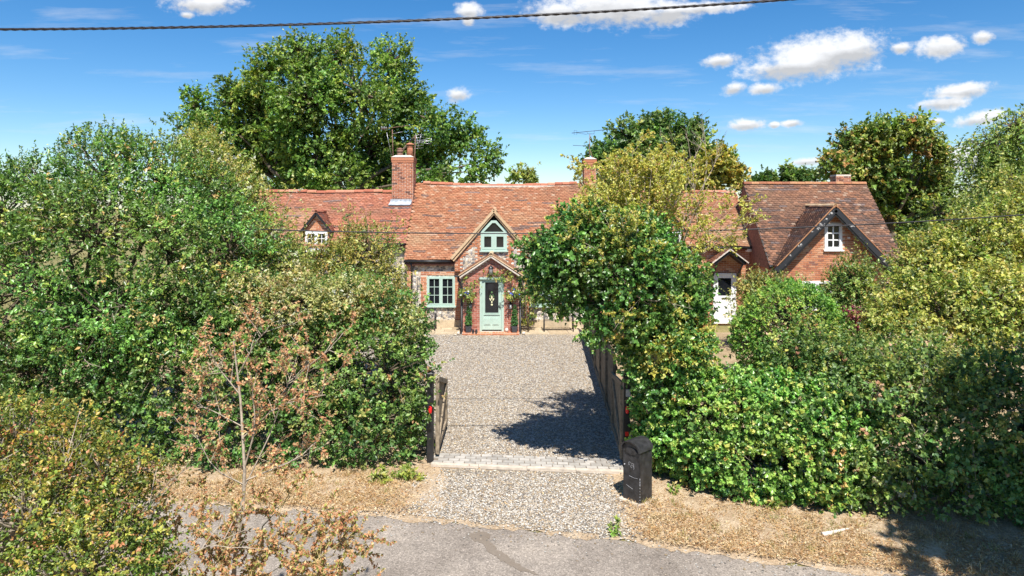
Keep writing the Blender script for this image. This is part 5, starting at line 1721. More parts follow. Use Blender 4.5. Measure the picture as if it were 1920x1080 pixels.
PAL_BOX = [((0.035, 0.10, 0.03), 4), ((0.055, 0.14, 0.04), 2), ((0.02, 0.06, 0.02), 2)]
def topiary(x, label, seed):
    y = PY - 0.16
    t = thing('topiary', label, 'topiary', (x, y, 0.097), 'clipped cones flanking the door')
    z0 = 0.097
    MB().hexa([(x - 0.085, y - 0.085, z0), (x + 0.085, y - 0.085, z0), (x + 0.085, y + 0.085, z0), (x - 0.085, y + 0.085, z0), (x - 0.115, y - 0.115, z0 + 0.24), (x + 0.115, y - 0.115, z0 + 0.24), (x + 0.115, y + 0.115, z0 + 0.24), (x - 0.115, y + 0.115, z0 + 0.24)]).build('planter', M['lead_dark'], t)
    MB().tube([(x, y, z0 + 0.2), (x, y, z0 + 0.8)], 0.012, 6).build('stem', M['bark'], t)
    lob = [(x, y, z0 + 0.34 + k * 0.09, 0.115 - k * 0.011, 0.115 - k * 0.011, 0.09) for k in range(8)]
    foliage('foliage', t, lob, 2600, (0.035, 0.022), 0.03, 300, PAL_BOX, seed, infl=0.5, fill=0.1, depth=0.1, sprig=5, sprig_len=0.03)
M['lead_dark'] = simple('planter_grey', (0.055, 0.058, 0.065), 0.6, var=0.3)
topiary(-1.64, 'clipped cone in a grey planter left of the front door', 101)
topiary(0.10, 'clipped cone in a grey planter right of the front door', 102)

PAL_BASKET = [((0.07, 0.14, 0.04), 3), ((0.16, 0.2, 0.05), 2), ((0.3, 0.28, 0.08), 1)]
def basket(x, label, seed):
    z, y = 1.50, PY - 0.22
    t = thing('hanging_basket', label, 'hanging basket', (x, y, z), 'flower baskets on the porch')
    MB().tube([(x, PY - 0.015, z + 0.30), (x, y, z + 0.36), (x, y, z + 0.30)], 0.009, 6).build('bracket', M['black'], t)
    MB().lathe((x, y, z - 0.12), [(0.02, 0.0), (0.10, 0.03), (0.15, 0.09), (0.165, 0.14)], 12).build('basket', M['black_worn'], t)
    foliage('foliage', t, [(x, y, z + 0.06, 0.20, 0.17, 0.13), (x - 0.08, y, z - 0.06, 0.1, 0.1, 0.14)], 900, (0.06, 0.035), 0.06, 60, PAL_BASKET, seed, infl=0.0, zmin=0.4)
    r = np.random.default_rng(seed)
    for k in range(7):
        c = np.array([x, y - 0.1, z + 0.12]) + r.normal(0, 1, 3) * (0.10, 0.05, 0.06)
        b = MB()
        for q in range(6):
            a = q * math.pi / 3
            d = np.array([math.cos(a), -0.35, math.sin(a)]) * 0.035
            e = np.array([-math.sin(a), 0, math.cos(a)]) * 0.018
            b.add([c, c + d * 0.6 + e, c + d, c + d * 0.6 - e], [(0, 1, 2, 3)])
        b.build('flower', M['blue'] if k < 5 else M['white'], t)
basket(-1.70, 'flower basket left of the door with blue blooms', 111)
basket(0.06, 'flower basket right of the door with blue blooms', 112)

def side_lantern(x, label):
    z = 0.98
    t = thing('wall_lantern', label, 'lantern', (x, PY - 0.05, z), 'small lanterns beside the door')
    MB().box(x - 0.03, x + 0.03, PY - 0.03, PY - 0.013, z + 0.06, z + 0.24).tube([(x, PY - 0.03, z + 0.22), (x, PY - 0.09, z + 0.28)], 0.01, 6).build('bracket', M['black'], t)
    MB().lathe((x, PY - 0.10, z), [(0.05, 0), (0.05, 0.02), (0.055, 0.16)], 6).build('lamp_glass', M['grey'], t)
    MB().lathe((x, PY - 0.10, z + 0.161), [(0.075, 0.0), (0.07, 0.015), (0.02, 0.08)], 6).build('cap', M['black'], t)
side_lantern(-1.58, 'small black lantern on the brickwork under the left basket')
side_lantern(-0.06, 'small black lantern on the brickwork under the right basket')

def pebble(x, y, z, sx, sy, sz, label, seed, mat='flaunch'):
    r = np.random.default_rng(seed)
    V, F = [], []
    n, m = 9, 6
    for i in range(m + 1):
        for k in range(n):
            a, b_ = 2 * math.pi * k / n, math.pi * i / m
            q = 1 + r.normal(0, 0.06)
            V.append((x + sx * q * math.sin(b_) * math.cos(a), y + sy * q * math.sin(b_) * math.sin(a), z + sz + sz * q * math.cos(b_)))
    for i in range(m):
        for k in range(n):
            F.append((i * n + k, i * n + (k + 1) % n, (i + 1) * n + (k + 1) % n, (i + 1) * n + k))
    o = MB().add(V, F, True).build('ornamental_stone', M[mat], None)
    tag(o, label, 'stone', 'pale stones by the doorstep')
pebble(-2.02, PY - 0.28, 0.012, 0.06, 0.055, 0.07, 'large white stone at the left end of the doorstep', 1)
pebble(-1.86 - 0.26, PY - 0.40, 0.012, 0.035, 0.035, 0.03, 'smaller white stone beside the left downpipe', 2)
pebble(0.44, PY - 0.26, 0.012, 0.07, 0.055, 0.06, 'large white stone at the right end of the doorstep', 3)
pebble(-0.20, PY - 0.14, 0.097, 0.07, 0.05, 0.08, 'cream stone on the step right of the door', 4, 'flaunch')
def shoe(x, label):
    t = MB().lathe((x, PY - 0.2, 0.097), [(0.05, 0), (0.055, 0.03), (0.05, 0.06), (0.03, 0.10), (0.028, 0.12)], 10)
    t.hexa([(x - 0.03, PY - 0.34, 0.097), (x + 0.03, PY - 0.34, 0.097), (x + 0.045, PY - 0.2, 0.097), (x - 0.045, PY - 0.2, 0.097), (x - 0.025, PY - 0.33, 0.125), (x + 0.025, PY - 0.33, 0.125), (x + 0.035, PY - 0.2, 0.17), (x - 0.035, PY - 0.2, 0.17)])
    tag(t.build('boot', M['black'], None), label, 'boot', 'boots on the doorstep')
shoe(-1.47, 'black boot on the doorstep nearer the left planter')
shoe(-1.35, 'black boot on the doorstep nearer the door')

# ------------------------------------------------------------------ overhead lines
def wire(name, label, pts, r, twisted, D0):
    xs = np.array([p[0] for p in pts])
    zs = np.array([p[2] for p in pts])
    co = np.polyfit(xs, zs, 2)
    X = np.linspace(-22, 22, 300)
    Z = np.polyval(co, X)
    if name == 'power_cable':
        Y = np.full_like(X, D0)
    else:
        Y = np.full_like(X, D0)
    if twisted:
        t = thing(name, label, 'cable', (0, D0, float(np.polyval(co, 0))), 'overhead lines')
        for k in range(3):
            ph = X * 14.0 + k * 2.094
            pt = np.stack([X, Y + np.cos(ph) * r * 0.55, Z + np.sin(ph) * r * 0.55], -1)
            tubes('strand', pt[None], np.full((1, len(X)), r * 0.55), 6, M['cable'], t)
    else:
        o = tubes(name, np.stack([X, Y, Z], -1)[None], np.full((1, len(X)), r), 6, M['cable'], None)
        tag(o, label, 'cable', 'overhead lines')
wire('power_cable', 'thick twisted black cable crossing the sky above the oak', [P(0, 55, 10.2), P(480, 48, 10.2), P(860, 35, 10.2), P(1250, 15, 10.2), P(1460, 0, 10.2)], 0.023, True, 10.2)
wire('telephone_wire', 'thin black wire crossing in front of the cottage roofs', [P(365, 425, 14.5), P(760, 437, 14.5), P(1100, 438, 14.5), P(1420, 428, 14.5), P(1920, 403, 14.5)], 0.014, False, 14.5)
def stick():
    o = MB().tube([P3(1568, 1010, 1), P3(1568, 1010, 1)], 0.02, 6) if False else MB()
    a, b_ = (4.57, 10.04, 0.06), (5.05, 10.22, 0.065)
    o.tube([a, (4.72, 10.09, 0.062), (4.9, 10.17, 0.06), b_], [0.035, 0.03, 0.02, 0.012], 8)
    tag(o.build('cut_branch', M['flaunch'], None), 'pale cut branch lying on the dry verge', 'branch')
stick()

# ------------------------------------------------------------------ trees, hedges, shrubs
def plant(name, label, cat, base, lobes, n, leaf, clump_r, n_clump, palette, seed, r0=0.08, mat='leaf', bark='bark', group=None, crown='crown', fork=0.35, twig=0.006, every=1, trunk=True, **kw):
    t = thing(name, label, cat, base, group)
    cp, cn, cl = foliage(crown, t, lobes, n, leaf, clump_r, n_clump, palette, seed, mat, **kw)
    if trunk:
        limbs('trunk' if cat == 'tree' else 'stem', t, base, lobes, cp, cl, r0, bark, seed + 1, fork, twig, every)
    return t

def grow(list_px, D, jd, seed, k=1.0):
    r = random.Random(seed)
    return [L_(px, py, rr, D + (q[0] if q else r.uniform(-jd, jd)), k) for (px, py, rr, *q) in list_px]

OAK = [((0.050, 0.105, 0.020), 5), ((0.075, 0.135, 0.026), 4), ((0.032, 0.075, 0.016), 3), ((0.11, 0.16, 0.034), 1.2)]
lob = grow([(565, 108, 52), (640, 108, 44), (735, 118, 46), (505, 132, 44), (430, 190, 46), (368, 202, 34), (335, 240, 22), (485, 215, 66), (580, 185, 72), (675, 175, 66),
            (750, 190, 54), (812, 225, 42), (865, 268, 46), (915, 298, 32), (400, 268, 56), (500, 300, 66), (600, 285, 72), (705, 285, 70), (790, 300, 56), (880, 322, 40), (640, 335, 50), (745, 340, 50), (440, 330, 50), (926, 330, 22), (545, 245, 55), (345, 270, 26), (830, 335, 40), (900, 348, 26), (560, 350, 46), (680, 355, 40)], 45, 3.0, 1)
plant('oak_tree', 'huge spreading dark green oak rising behind the cottage roofs', 'tree', P(625, 524.4, 45) * (1, 1, 0), lob, 160000, (0.20, 0.13), 0.58, 1000, OAK, 201, r0=0.5, fork=0.25, twig=0.035, sprig=10, sprig_len=0.5, depth=0.45, fill=0.16, front=0.6, group='trees behind the cottages', tint=0.2, gain=2.6, holes=26, hole_r=0.8)

T2 = [((0.040, 0.085, 0.022), 5), ((0.06, 0.11, 0.028), 3), ((0.025, 0.055, 0.016), 3), ((0.09, 0.13, 0.035), 1)]
lob = grow([(1180, 262, 42), (1235, 247, 38), (1285, 262, 42), (1325, 300, 36), (1130, 300, 36), (1095, 322, 18), (1200, 312, 55), (1275, 315, 48), (1160, 335, 40)], 52, 2, 2)
plant('broadleaf_tree', 'rounded dark tree behind the slim chimney and hawthorn', 'tree', P(1210, 500, 52) * (1, 1, 0), lob, 31000, (0.29, 0.19), 0.6, 420, T2, 211, gain=2.9, r0=0.5, twig=0.03, sprig_len=0.5, depth=0.3, front=0.55, group='trees behind the cottages')
T2y = [((0.14, 0.16, 0.03), 3), ((0.26, 0.20, 0.04), 2), ((0.09, 0.12, 0.03), 3)]
lob = grow([(1345, 305, 30), (1375, 328, 26), (1330, 335, 30), (1392, 345, 16)], 48, 1, 3)
plant('broadleaf_tree', 'smaller yellowing tree between hawthorn top and black gable', 'tree', P(1350, 500, 48) * (1, 1, 0), lob, 14000, (0.22, 0.15), 0.5, 160, T2y, 221, r0=0.3, twig=0.02, sprig_len=0.45, depth=0.35, group='trees behind the cottages')

T3 = [((0.075, 0.125, 0.028), 4), ((0.11, 0.155, 0.035), 3), ((0.05, 0.09, 0.02), 3), ((0.19, 0.155, 0.05), 1.2), ((0.23, 0.13, 0.05), 0.35)]
lob = grow([(1660, 258, 42), (1715, 252, 38), (1605, 278, 42), (1752, 285, 28), (1572, 312, 34), (1640, 330, 58), (1715, 335, 54), (1690, 395, 60), (1745, 400, 46), (1772, 348, 24), (1620, 390, 40)], 42, 2, 4)
plant('maple_tree', 'broad olive and rust tinted tree behind the black gabled cottage', 'tree', P(1670, 530, 42) * (1, 1, 0), lob, 58000, (0.22, 0.15), 0.5, 720, T3, 231, gain=2.5, r0=0.45, twig=0.03, sprig_len=0.45, depth=0.35, front=0.5, group='trees behind the cottages', clump_tint=0.28)

WIL = [((0.09, 0.14, 0.035), 4), ((0.14, 0.185, 0.045), 3), ((0.055, 0.095, 0.025), 3)]
lob = grow([(1905, 235, 40), (1860, 270, 40), (1925, 300, 60), (1850, 335, 46), (1960, 250, 60), (1830, 265, 26), (1900, 370, 60), (1835, 370, 36)], 36, 2, 5)
plant('birch_tree', 'drooping pale birch at the right edge of the sky', 'tree', P(1930, 540, 36) * (1, 1, 0), lob, 36000, (0.18, 0.085), 0.36, 380, WIL, 241, gain=2.5, infl=0.3, r0=0.25, twig=0.012, sprig=16, sprig_len=1.5, droop=1.15, depth=0.4, up=0.2, rnd=0.8, group='trees behind the cottages')

for i, (l_, label, D, n_) in enumerate(([[(968, 332, 8), (972, 322, 5)], 'tiny far birch above the roof ridge, shorter one', 72, 500], [[(990, 325, 9), (997, 318, 7), (993, 335, 12)], 'tiny far birch above the roof ridge, taller one', 72, 900],
                                     [[(1440, 338, 14), (1425, 343, 10)], 'low distant tree just above the orange tiled ridge by the hawthorn', 66, 2600], [[(1480, 328, 15), (1500, 332, 16), (1525, 330, 14), (1490, 342, 20)], 'distant rounded tree above the dark brown ridge', 66, 5200])):
    lob = grow(l_, D, 0.5, 60 + i)
    plant('distant_tree', label, 'tree', P(l_[0][0], 500, D) * (1, 1, 0), lob, n_, (0.34, 0.2), 0.4, 60, T2 if i > 1 else WIL, 251 + i, r0=0.15, twig=0.02, sprig_len=0.5, depth=0.4, group='far trees on the skyline')

# back garden shrubs between block and birch
BK = [((0.05, 0.095, 0.022), 4), ((0.09, 0.14, 0.03), 3), ((0.03, 0.06, 0.015), 3), ((0.14, 0.19, 0.035), 1)]
lob = grow([(1740, 450, 50), (1800, 430, 60), (1860, 420, 60), (1930, 420, 70), (1700, 470, 40), (1760, 400, 40)], 29, 1, 6)
plant('tall_shrub', 'tall dark green shrub behind the yellow green bush', 'shrub', P(1800, 610, 29) * (1, 1, 0), lob, 11000, (0.15, 0.1), 0.3, 420, BK, 261, r0=0.1, twig=0.012, depth=0.3)

# ---- holly at the left
HOL = [((0.045, 0.105, 0.022), 5), ((0.07, 0.15, 0.03), 4), ((0.025, 0.065, 0.016), 3), ((0.14, 0.20, 0.045), 1.3), ((0.2, 0.16, 0.06), 0.35)]
lob = grow([(200, 335, 88, 1.0), (95, 375, 82, 0.5), (300, 350, 80, 1.2), (385, 385, 70, 1.4), (10, 400, 86, 0.3), (-70, 430, 100, 0.5), (180, 450, 120, 0), (310, 470, 115, 0.2), (430, 470, 90, 0.8), (60, 540, 125, -0.3), (200, 590, 120, -0.4),
            (330, 600, 110, -0.1), (440, 570, 90, 0.5), (-60, 600, 120, 0), (60, 680, 110, -0.4), (190, 700, 100, -0.2), (245, 310, 50, 1.0), (150, 320, 50, 1.0)], 13.6, 0.3, 7)
HB = (-8.6, 14.3, 0)
hol = plant('holly_tree', 'tall glossy dark green holly filling the left side', 'tree', HB, lob, 114000, (0.071, 0.038), 0.20, 1500, HOL, 271, holes=16, hole_r=0.3, infl=0.35, r0=0.22, mat='leaf_gloss', fork=0.3, twig=0.006, every=2, depth=0.28, fill=0.45, up=0.5, rnd=0.65, sprig=8, sprig_len=0.22, front=0.45)
# upright shoots along its top
def shoots(parent, lobes, n, seed, pal, leaf, length, mat, zfrac=0.55, name='shoots', nl=14, lean=0.18):
    r = np.random.default_rng(seed)
    cp, cn, cl = shell(lobes, n * 4, 0.05, r)
    ok = cn[:, 2] > zfrac
    cp = cp[ok][:n]
    k = len(cp)
    d = unit(np.stack([r.normal(0, lean, k), r.normal(0, lean, k), np.ones(k)], -1))
    ln = length * r.uniform(0.4, 1.2, k)
    t = r.random((k, nl))
    pos = cp[:, None] + d[:, None] * (t * ln[:, None])[..., None]
    ax = unit(d[:, None] * 0.8 + unit(r.normal(0, 1, (k, nl, 3))) * 0.8)
    nm = unit(np.array([0, -0.3, 0.8]) + r.normal(0, 0.6, (k, nl, 3)))
    cols = np.array([c for c, w in pal])
    col = cols[r.integers(0, len(cols), (k, nl))] * r.uniform(0.8, 1.25, (k, nl, 1)) * np.array([2.1, 1.75, 1.3])
    col = np.clip(col, 0.008, 0.6)
    sz = r.uniform(0.6, 1.1, k * nl)
    leaf_mesh(name, pos.reshape(-1, 3), ax.reshape(-1, 3), nm.reshape(-1, 3), leaf[0] * sz, leaf[1] * sz, col.reshape(-1, 3), M[mat], parent, 'stuff')
HOL_LOBES = lob
shoots(hol, lob[:6] + lob[-2:], 420, 272, HOL[:4], (0.06, 0.03), 0.34, 'leaf_gloss')

# ---- pale shrub between holly and roofs
PAL9 = [((0.13, 0.17, 0.045), 4), ((0.20, 0.21, 0.06), 3), ((0.08, 0.13, 0.03), 3), ((0.34, 0.25, 0.12), 1.0), ((0.42, 0.32, 0.22), 0.5)]
lob = grow([(400, 330, 52), (450, 400, 62), (500, 445, 44), (385, 270, 26), (480, 490, 66), (535, 505, 36), (430, 350, 50), (370, 300, 34), (545, 390, 10), (548, 360, 7)], 16.2, 0.4, 8)
t9 = plant('elder_shrub', 'pale yellow green shrub rising between holly and left dormer', 'shrub', (-6.2, 16.2, 0), lob, 31000, (0.067, 0.037), 0.17, 900, PAL9, 281, infl=0.35, r0=0.06, bark='bark_pale', twig=0.006, depth=0.4, fill=0.3, sprig_len=0.25)
shoots(t9, lob, 160, 282, PAL9[:3], (0.06, 0.032), 0.45, 'leaf', name='tall_shoots')

# ---- mixed shrub in front of the left roof
PALM = [((0.10, 0.135, 0.04), 4), ((0.16, 0.18, 0.05), 3), ((0.06, 0.095, 0.028), 3), ((0.26, 0.22, 0.07), 1.4), ((0.33, 0.2, 0.09), 0.7)]
lob = grow([(695, 475, 46), (655, 510, 50), (718, 515, 32), (590, 535, 48), (600, 478, 26), (568, 470, 22), (655, 455, 24), (620, 575, 76), (695, 560, 60), (728, 575, 36), (540, 550, 56), (652, 405, 12), (742, 430, 12), (690, 420, 10)], 18.6, 0.5, 9)
tm = plant('mixed_shrub', 'olive green shrub below the left dormer and main eaves', 'shrub', (-4.6, 18.6, 0), lob, 35000, (0.073, 0.039), 0.19, 900, PALM, 291, infl=0.25, r0=0.07, twig=0.006, depth=0.4, fill=0.3, sprig_len=0.28)
shoots(tm, lob, 260, 292, PALM, (0.065, 0.034), 0.5, 'leaf', name='tall_shoots', zfrac=0.35)

# ---- clipped hedge left of the gate
HED = [((0.048, 0.11, 0.028), 5), ((0.075, 0.145, 0.035), 4), ((0.028, 0.07, 0.018), 3), ((0.14, 0.17, 0.055), 0.9), ((0.24, 0.17, 0.09), 0.3)]
lob = []
rr = random.Random(12)
for xx in np.arange(-8.8, -2.2, 0.82):
    x_ = min(xx, -2.46)
    for (z_, r_, dy) in ((0.75, 0.92, 0.0), (1.65, 0.95, 0.1), (2.45, 0.80, 0.45)):
        lob.append((x_ + rr.uniform(-0.1, 0.1), 13.35 + dy + rr.uniform(-0.12, 0.12) + max(0, (-6.0 - x_)) * 0.0, z_ + rr.uniform(-0.1, 0.1), r_, r_, r_))
for (y_, x_) in ((14.6, -2.75), (15.6, -3.2), (16.6, -3.6), (14.8, -4.2), (15.8, -5.0)):
    lob += [(x_, y_, 0.8, 0.95, 0.95, 0.9), (x_ - 0.1, y_, 1.8, 0.95, 0.95, 0.95), (x_ - 0.25, y_, 2.5, 0.8, 0.8, 0.75)]
he = plant('hedge', 'thick rounded green hedge left of the gateway', 'hedge', (-5, 13.4, 0), lob, 134000, (0.063, 0.041), 0.15, 3000, HED, 301, infl=0.2, holes=14, hole_r=0.2, gain=2.5, r0=0.05, crown='foliage', twig=0.005, every=4, depth=0.13, fill=0.28, sprig_len=0.13, front=0.5, fork=0.2)
HED_LOBES = lob
shoots(he, lob, 420, 303, HED, (0.06, 0.036), 0.28, 'leaf', name='young_shoots', zfrac=0.5)
PALB = [((0.15, 0.17, 0.06), 3), ((0.26, 0.22, 0.1), 2), ((0.36, 0.24, 0.15), 1.5), ((0.09, 0.13, 0.04), 2)]
lobt = grow([(560, 565, 60), (650, 570, 55), (720, 580, 45), (480, 560, 55), (770, 605, 26)], 13.4, 0.2, 13)
plant('bramble', 'dull olive bramble trailing over the top of the left hedge', 'bramble', (-3.6, 13.6, 0), lobt, 22000, (0.056, 0.033), 0.15, 800, PALB, 305, r0=0.02, twig=0.004, every=4, crown='foliage', depth=0.3, fill=0.2, sprig_len=0.18)

# ---- right hand ivy hedge and shaded bramble hedge
IVY = [((0.065, 0.15, 0.030), 5), ((0.10, 0.20, 0.040), 4), ((0.03, 0.08, 0.018), 2.5), ((0.17, 0.22, 0.05), 1.2), ((0.30, 0.19, 0.07), 0.3)]
def hy(x):
    return 11.62 - 0.36 * (x - 2.4)
lob = []
for xx in np.arange(2.95, 5.3, 0.55):
    for (z_, r_, dy) in ((0.62, 0.72, 0.72), (1.25, 0.74, 0.80)):
        lob.append((xx + rr.uniform(-0.06, 0.06), hy(xx) + dy + rr.uniform(-0.08, 0.08) + (0.35 if xx < 3.2 else 0), z_ + rr.uniform(-0.06, 0.06), r_, r_, r_))
lob += [(2.85, 12.75, 0.7, 0.62, 0.6, 0.75), (2.85, 12.85, 1.5, 0.6, 0.6, 0.7), (2.82, 13.0, 2.1, 0.55, 0.55, 0.6), (3.3, 13.3, 2.0, 0.7, 0.6, 0.6)]
IVH_LOBES = lob
ivh = plant('ivy_hedge', 'sunlit glossy ivy hedge right of the mailbox', 'hedge', (3.6, 12.3, 0), lob, 84000, (0.057, 0.050), 0.11, 2100, IVY, 311, gain=2.7, holes=9, hole_r=0.2, infl=0.6, r0=0.04, mat='leaf_gloss', crown='foliage', twig=0.005, every=4, depth=0.10, fill=0.3, sprig_len=0.09, up=0.5, out=0.7, rnd=0.5, front=0.4, fork=0.2)
BRM = [((0.050, 0.105, 0.030), 5), ((0.085, 0.15, 0.038), 4), ((0.03, 0.065, 0.022), 3), ((0.16, 0.2, 0.055), 1.2), ((0.24, 0.15, 0.10), 0.4)]
lob = []
for xx in np.arange(5.1, 10.6, 0.72):
    for (z_, r_, dy) in ((0.65, 0.85, 0.9), (1.45, 0.9, 1.05), (2.0, 0.7, 1.6)):
        lob.append((xx + rr.uniform(-0.1, 0.1), hy(min(xx, 8.5)) + dy + rr.uniform(-0.12, 0.12), z_ + rr.uniform(-0.08, 0.14), r_, r_, r_ * 0.95))
brm = plant('bramble_hedge', 'shaded bramble and hawthorn hedge at the lower right', 'hedge', (7.4, 11.3, 0), lob, 80000, (0.07, 0.05), 0.21, 2200, BRM, 321, holes=14, hole_r=0.26, r0=0.04, crown='foliage', twig=0.005, every=3, depth=0.24, fill=0.35, sprig_len=0.22, front=0.4, fork=0.2)
BRM_LOBES = lob
shoots(brm, lob, 300, 322, BRM[:4], (0.06, 0.036), 0.35, 'leaf', name='young_shoots', zfrac=0.45, lean=0.4)

# ---- ivy-clad tree beside the right gate post
lob = grow([(1180, 520, 92, 0.0), (1065, 490, 62, -0.1), (1245, 552, 72, 0.2), (1125, 452, 48, 0.1), (1200, 462, 52, 0.2), (1245, 522, 42, 0.3), (1062, 540, 40, -0.1), (1178, 590, 66, -0.1), (1235, 640, 66, -0.1), (1275, 632, 36, 0.1), (1012, 488, 24, -0.1), (1288, 565, 22, 0.3), (1085, 425, 26, 0.2), (1132, 565, 46, -0.2), (1245, 700, 50, -0.1)], 12.25, 0.1, 14)
lob = [(a, b_, c, d, e * 0.8, f) for (a, b_, c, d, e, f) in lob]
IVT = [((0.038, 0.105, 0.022), 5), ((0.06, 0.145, 0.030), 4), ((0.022, 0.06, 0.014), 3), ((0.11, 0.18, 0.04), 1.5)]
iv = plant('ivy_clad_tree', 'ivy smothered tree leaning over the driveway by the right gate post', 'tree', (2.75, 12.9, 0), lob, 88000, (0.061, 0.052), 0.18, 1600, IVT, 331, gain=2.1, infl=0.0, holes=14, hole_r=0.26, r0=0.2, mat='leaf_gloss', twig=0.006, every=2, depth=0.22, fill=0.4, sprig_len=0.17, up=0.5, out=0.65, rnd=0.55, fork=0.35, front=0.35)
HAW = [((0.22, 0.23, 0.045), 4), ((0.31, 0.29, 0.06), 3), ((0.14, 0.18, 0.035), 3), ((0.42, 0.27, 0.08), 1.6), ((0.40, 0.19, 0.08), 0.9)]
lobh = grow([(1170, 335, 28), (1232, 345, 36), (1130, 378, 30), (1262, 375, 20), (1252, 308, 20), (1205, 305, 14), (1180, 400, 44), (1195, 430, 26), (1090, 375, 16), (1330, 348, 8), (1365, 350, 5), (1335, 445, 7), (1378, 425, 6), (1300, 440, 7), (1350, 400, 6)], 13.9, 0.3, 15)
hw_ = plant('hawthorn', 'sparse yellowing hawthorn sprouting above the ivy tree', 'tree', (3.35, 14.2, 0), lobh[:9], 12000, (0.052, 0.032), 0.17, 330, HAW, 341, infl=0.5, r0=0.09, bark='bark_pale', twig=0.006, depth=0.55, fill=0.2, sprig_len=0.30, fork=0.5)
lobh2 = grow([(1268, 645, 28, -0.9), (1295, 622, 20, -0.7), (1318, 520, 8, -0.3), (1230, 665, 22, -1.0), (1295, 660, 22, -0.8), (1160, 545, 8, -1.0), (1060, 428, 12, -0.4), (1100, 462, 9, -1.0), (1015, 458, 12, -0.7), (1390, 466, 5, 0.3), (1440, 405, 5, 0.6), (1415, 380, 4, 0.6), (988, 445, 5, -0.3), (1280, 565, 16, -1.0), (1330, 590, 12, -0.2), (1345, 640, 8, -0.3)], 12.9, 0.1, 16)
plant('hawthorn', 'yellow hawthorn sprays hanging over the front of the ivy', 'shrub', (3.3, 13.2, 0), lobh2[:5], 9000, (0.05, 0.03), 0.15, 200, HAW, 351, infl=0.3, r0=0.03, bark='bark_pale', twig=0.006, depth=0.5, fill=0.2, sprig_len=0.28, fork=0.5, crown='foliage')

def twiggy(parent, stems, seed, mat, r0, n_side, side_len, levels=2, spread=0.9, upb=0.25, name='branches', droop=0.0):
    """stems: polylines; every stem carries side branches, which carry twigs; returns all tips"""
    r = np.random.default_rng(seed)
    K = 6
    def resample(p):
        p = np.array(p, float)
        t = np.linspace(0, len(p) - 1, K)
        return np.stack([np.interp(t, np.arange(len(p)), p[:, i]) for i in range(3)], -1)
    cur = [(resample(s_), r0) for s_ in stems]
    allp, allr, tips = [], [], []
    for lev in range(levels + 1):
        nxt = []
        for p, rad in cur:
            allp.append(p)
            allr.append(rad * np.linspace(1, 0.35, K))
            if lev == levels:
                tips.append(p)
                continue
            Ltot = np.linalg.norm(p[-1] - p[0])
            for _ in range(n_side[lev]):
                f = r.uniform(0.2, 1.0)
                i = min(int(f * (K - 1)), K - 2)
                a = p[i] + (p[i + 1] - p[i]) * (f * (K - 1) - i)
                d0 = unit(p[i + 1] - p[i])
                d = unit(d0 * 0.7 + r.normal(0, spread, 3) + np.array([0, 0, upb]))
                L = side_len[lev] * r.uniform(0.5, 1.2)
                tt = np.linspace(0, 1, K)
                q = a + d * (tt * L)[:, None] + r.normal(0, 0.035 * L, (K, 3)) * tt[:, None]
                q[:, 2] -= droop * L * tt ** 2
                nxt.append((q, rad * 0.5))
        cur = nxt
    tubes(name, np.array(allp), np.array(allr), 3, M[mat], parent, kind='stuff')
    return np.array(tips)

def leafy(parent, stems, seed, bark, r0, n_side, side_len, pal, leaf, per, name='sprays', gain=2.2, mat='leaf', **kw):
    """arching stems with side twigs, leaves set along the twigs"""
    tp = twiggy(parent, stems, seed, bark, r0, n_side, side_len, name=name + '_stems', **kw)
    r = np.random.default_rng(seed + 1)
    n = len(tp)
    f = (1 - r.random((n, per)) ** 1.4) * 5
    i = np.minimum(f.astype(int), 4)
    a = tp[np.arange(n)[:, None], i]
    b_ = tp[np.arange(n)[:, None], i + 1]
    pos = a + (b_ - a) * (f - i)[..., None]
    ax = unit(unit(b_ - a) * 0.6 + unit(r.normal(0, 1, (n, per, 3))))
    nn = unit(np.array([0.0, -0.35, 0.7]) + r.normal(0, 0.55, (n, per, 3)))
    cols = np.array([c for c, w in pal])
    w = np.array([w for c, w in pal])
    col = cols[r.choice(len(cols), (n, per), p=w / w.sum())] * r.uniform(0.75, 1.2, (n, per, 1)) * np.array([1.25, 1.0, 0.95]) * gain
    col = np.clip(col * r.uniform(0.75, 1.25, (n, 1, 1)), 0.01, 0.6)
    sz = r.uniform(0.6, 1.25, n * per)
    leaf_mesh(name, pos.reshape(-1, 3), ax.reshape(-1, 3), nn.reshape(-1, 3), leaf[0] * sz, leaf[1] * sz, col.reshape(-1, 3), M[mat], parent, 'stuff')

def arcs(origin, tips_px, D, lift, seed):
    r = random.Random(seed)
    out_ = []
    for (px, py) in tips_px:
        d = D + r.uniform(-0.4, 0.4)
        a, e = np.array(origin, float), P(px, py, d)
        m_ = (a + e) / 2 + np.array([0, 0, lift * np.linalg.norm(e - a)])
        out_.append([a, a * 0.4 + m_ * 0.6, m_ * 0.55 + e * 0.45 + np.array([0, 0, lift * 0.3]), e])
    return out_
leafy(hw_, arcs(P(1205, 500, 12.9), [(1060, 395), (1095, 350), (1120, 320), (1150, 295), (1185, 285), (1225, 290), (1262, 300), (1300, 330), (1285, 350), (1130, 360), (1200, 340), (1160, 390), (1230, 360), (1080, 420), (1040, 430), (1140, 335), (1175, 315), (1210, 305), (1240, 330), (1110, 385), (1185, 365), (1220, 390), (1150, 415), (1270, 340), (1100, 405)], 12.9, 0.06, 1),
      342, 'bark_pale', 0.012, (7, 5), (0.50, 0.24), HAW, (0.056, 0.035), 26, spread=0.6, upb=0.2)
leafy(hw_, arcs(P(1260, 520, 13.3), [(1330, 345), (1370, 350), (1395, 375), (1420, 395), (1400, 425), (1375, 450), (1440, 410), (1310, 380), (1320, 360), (1300, 345), (1340, 430)], 13.3, 0.10, 2),
      344, 'bark_pale', 0.011, (6, 4), (0.45, 0.22), HAW, (0.054, 0.033), 15, name='outer_sprays', spread=0.6, upb=0.1)
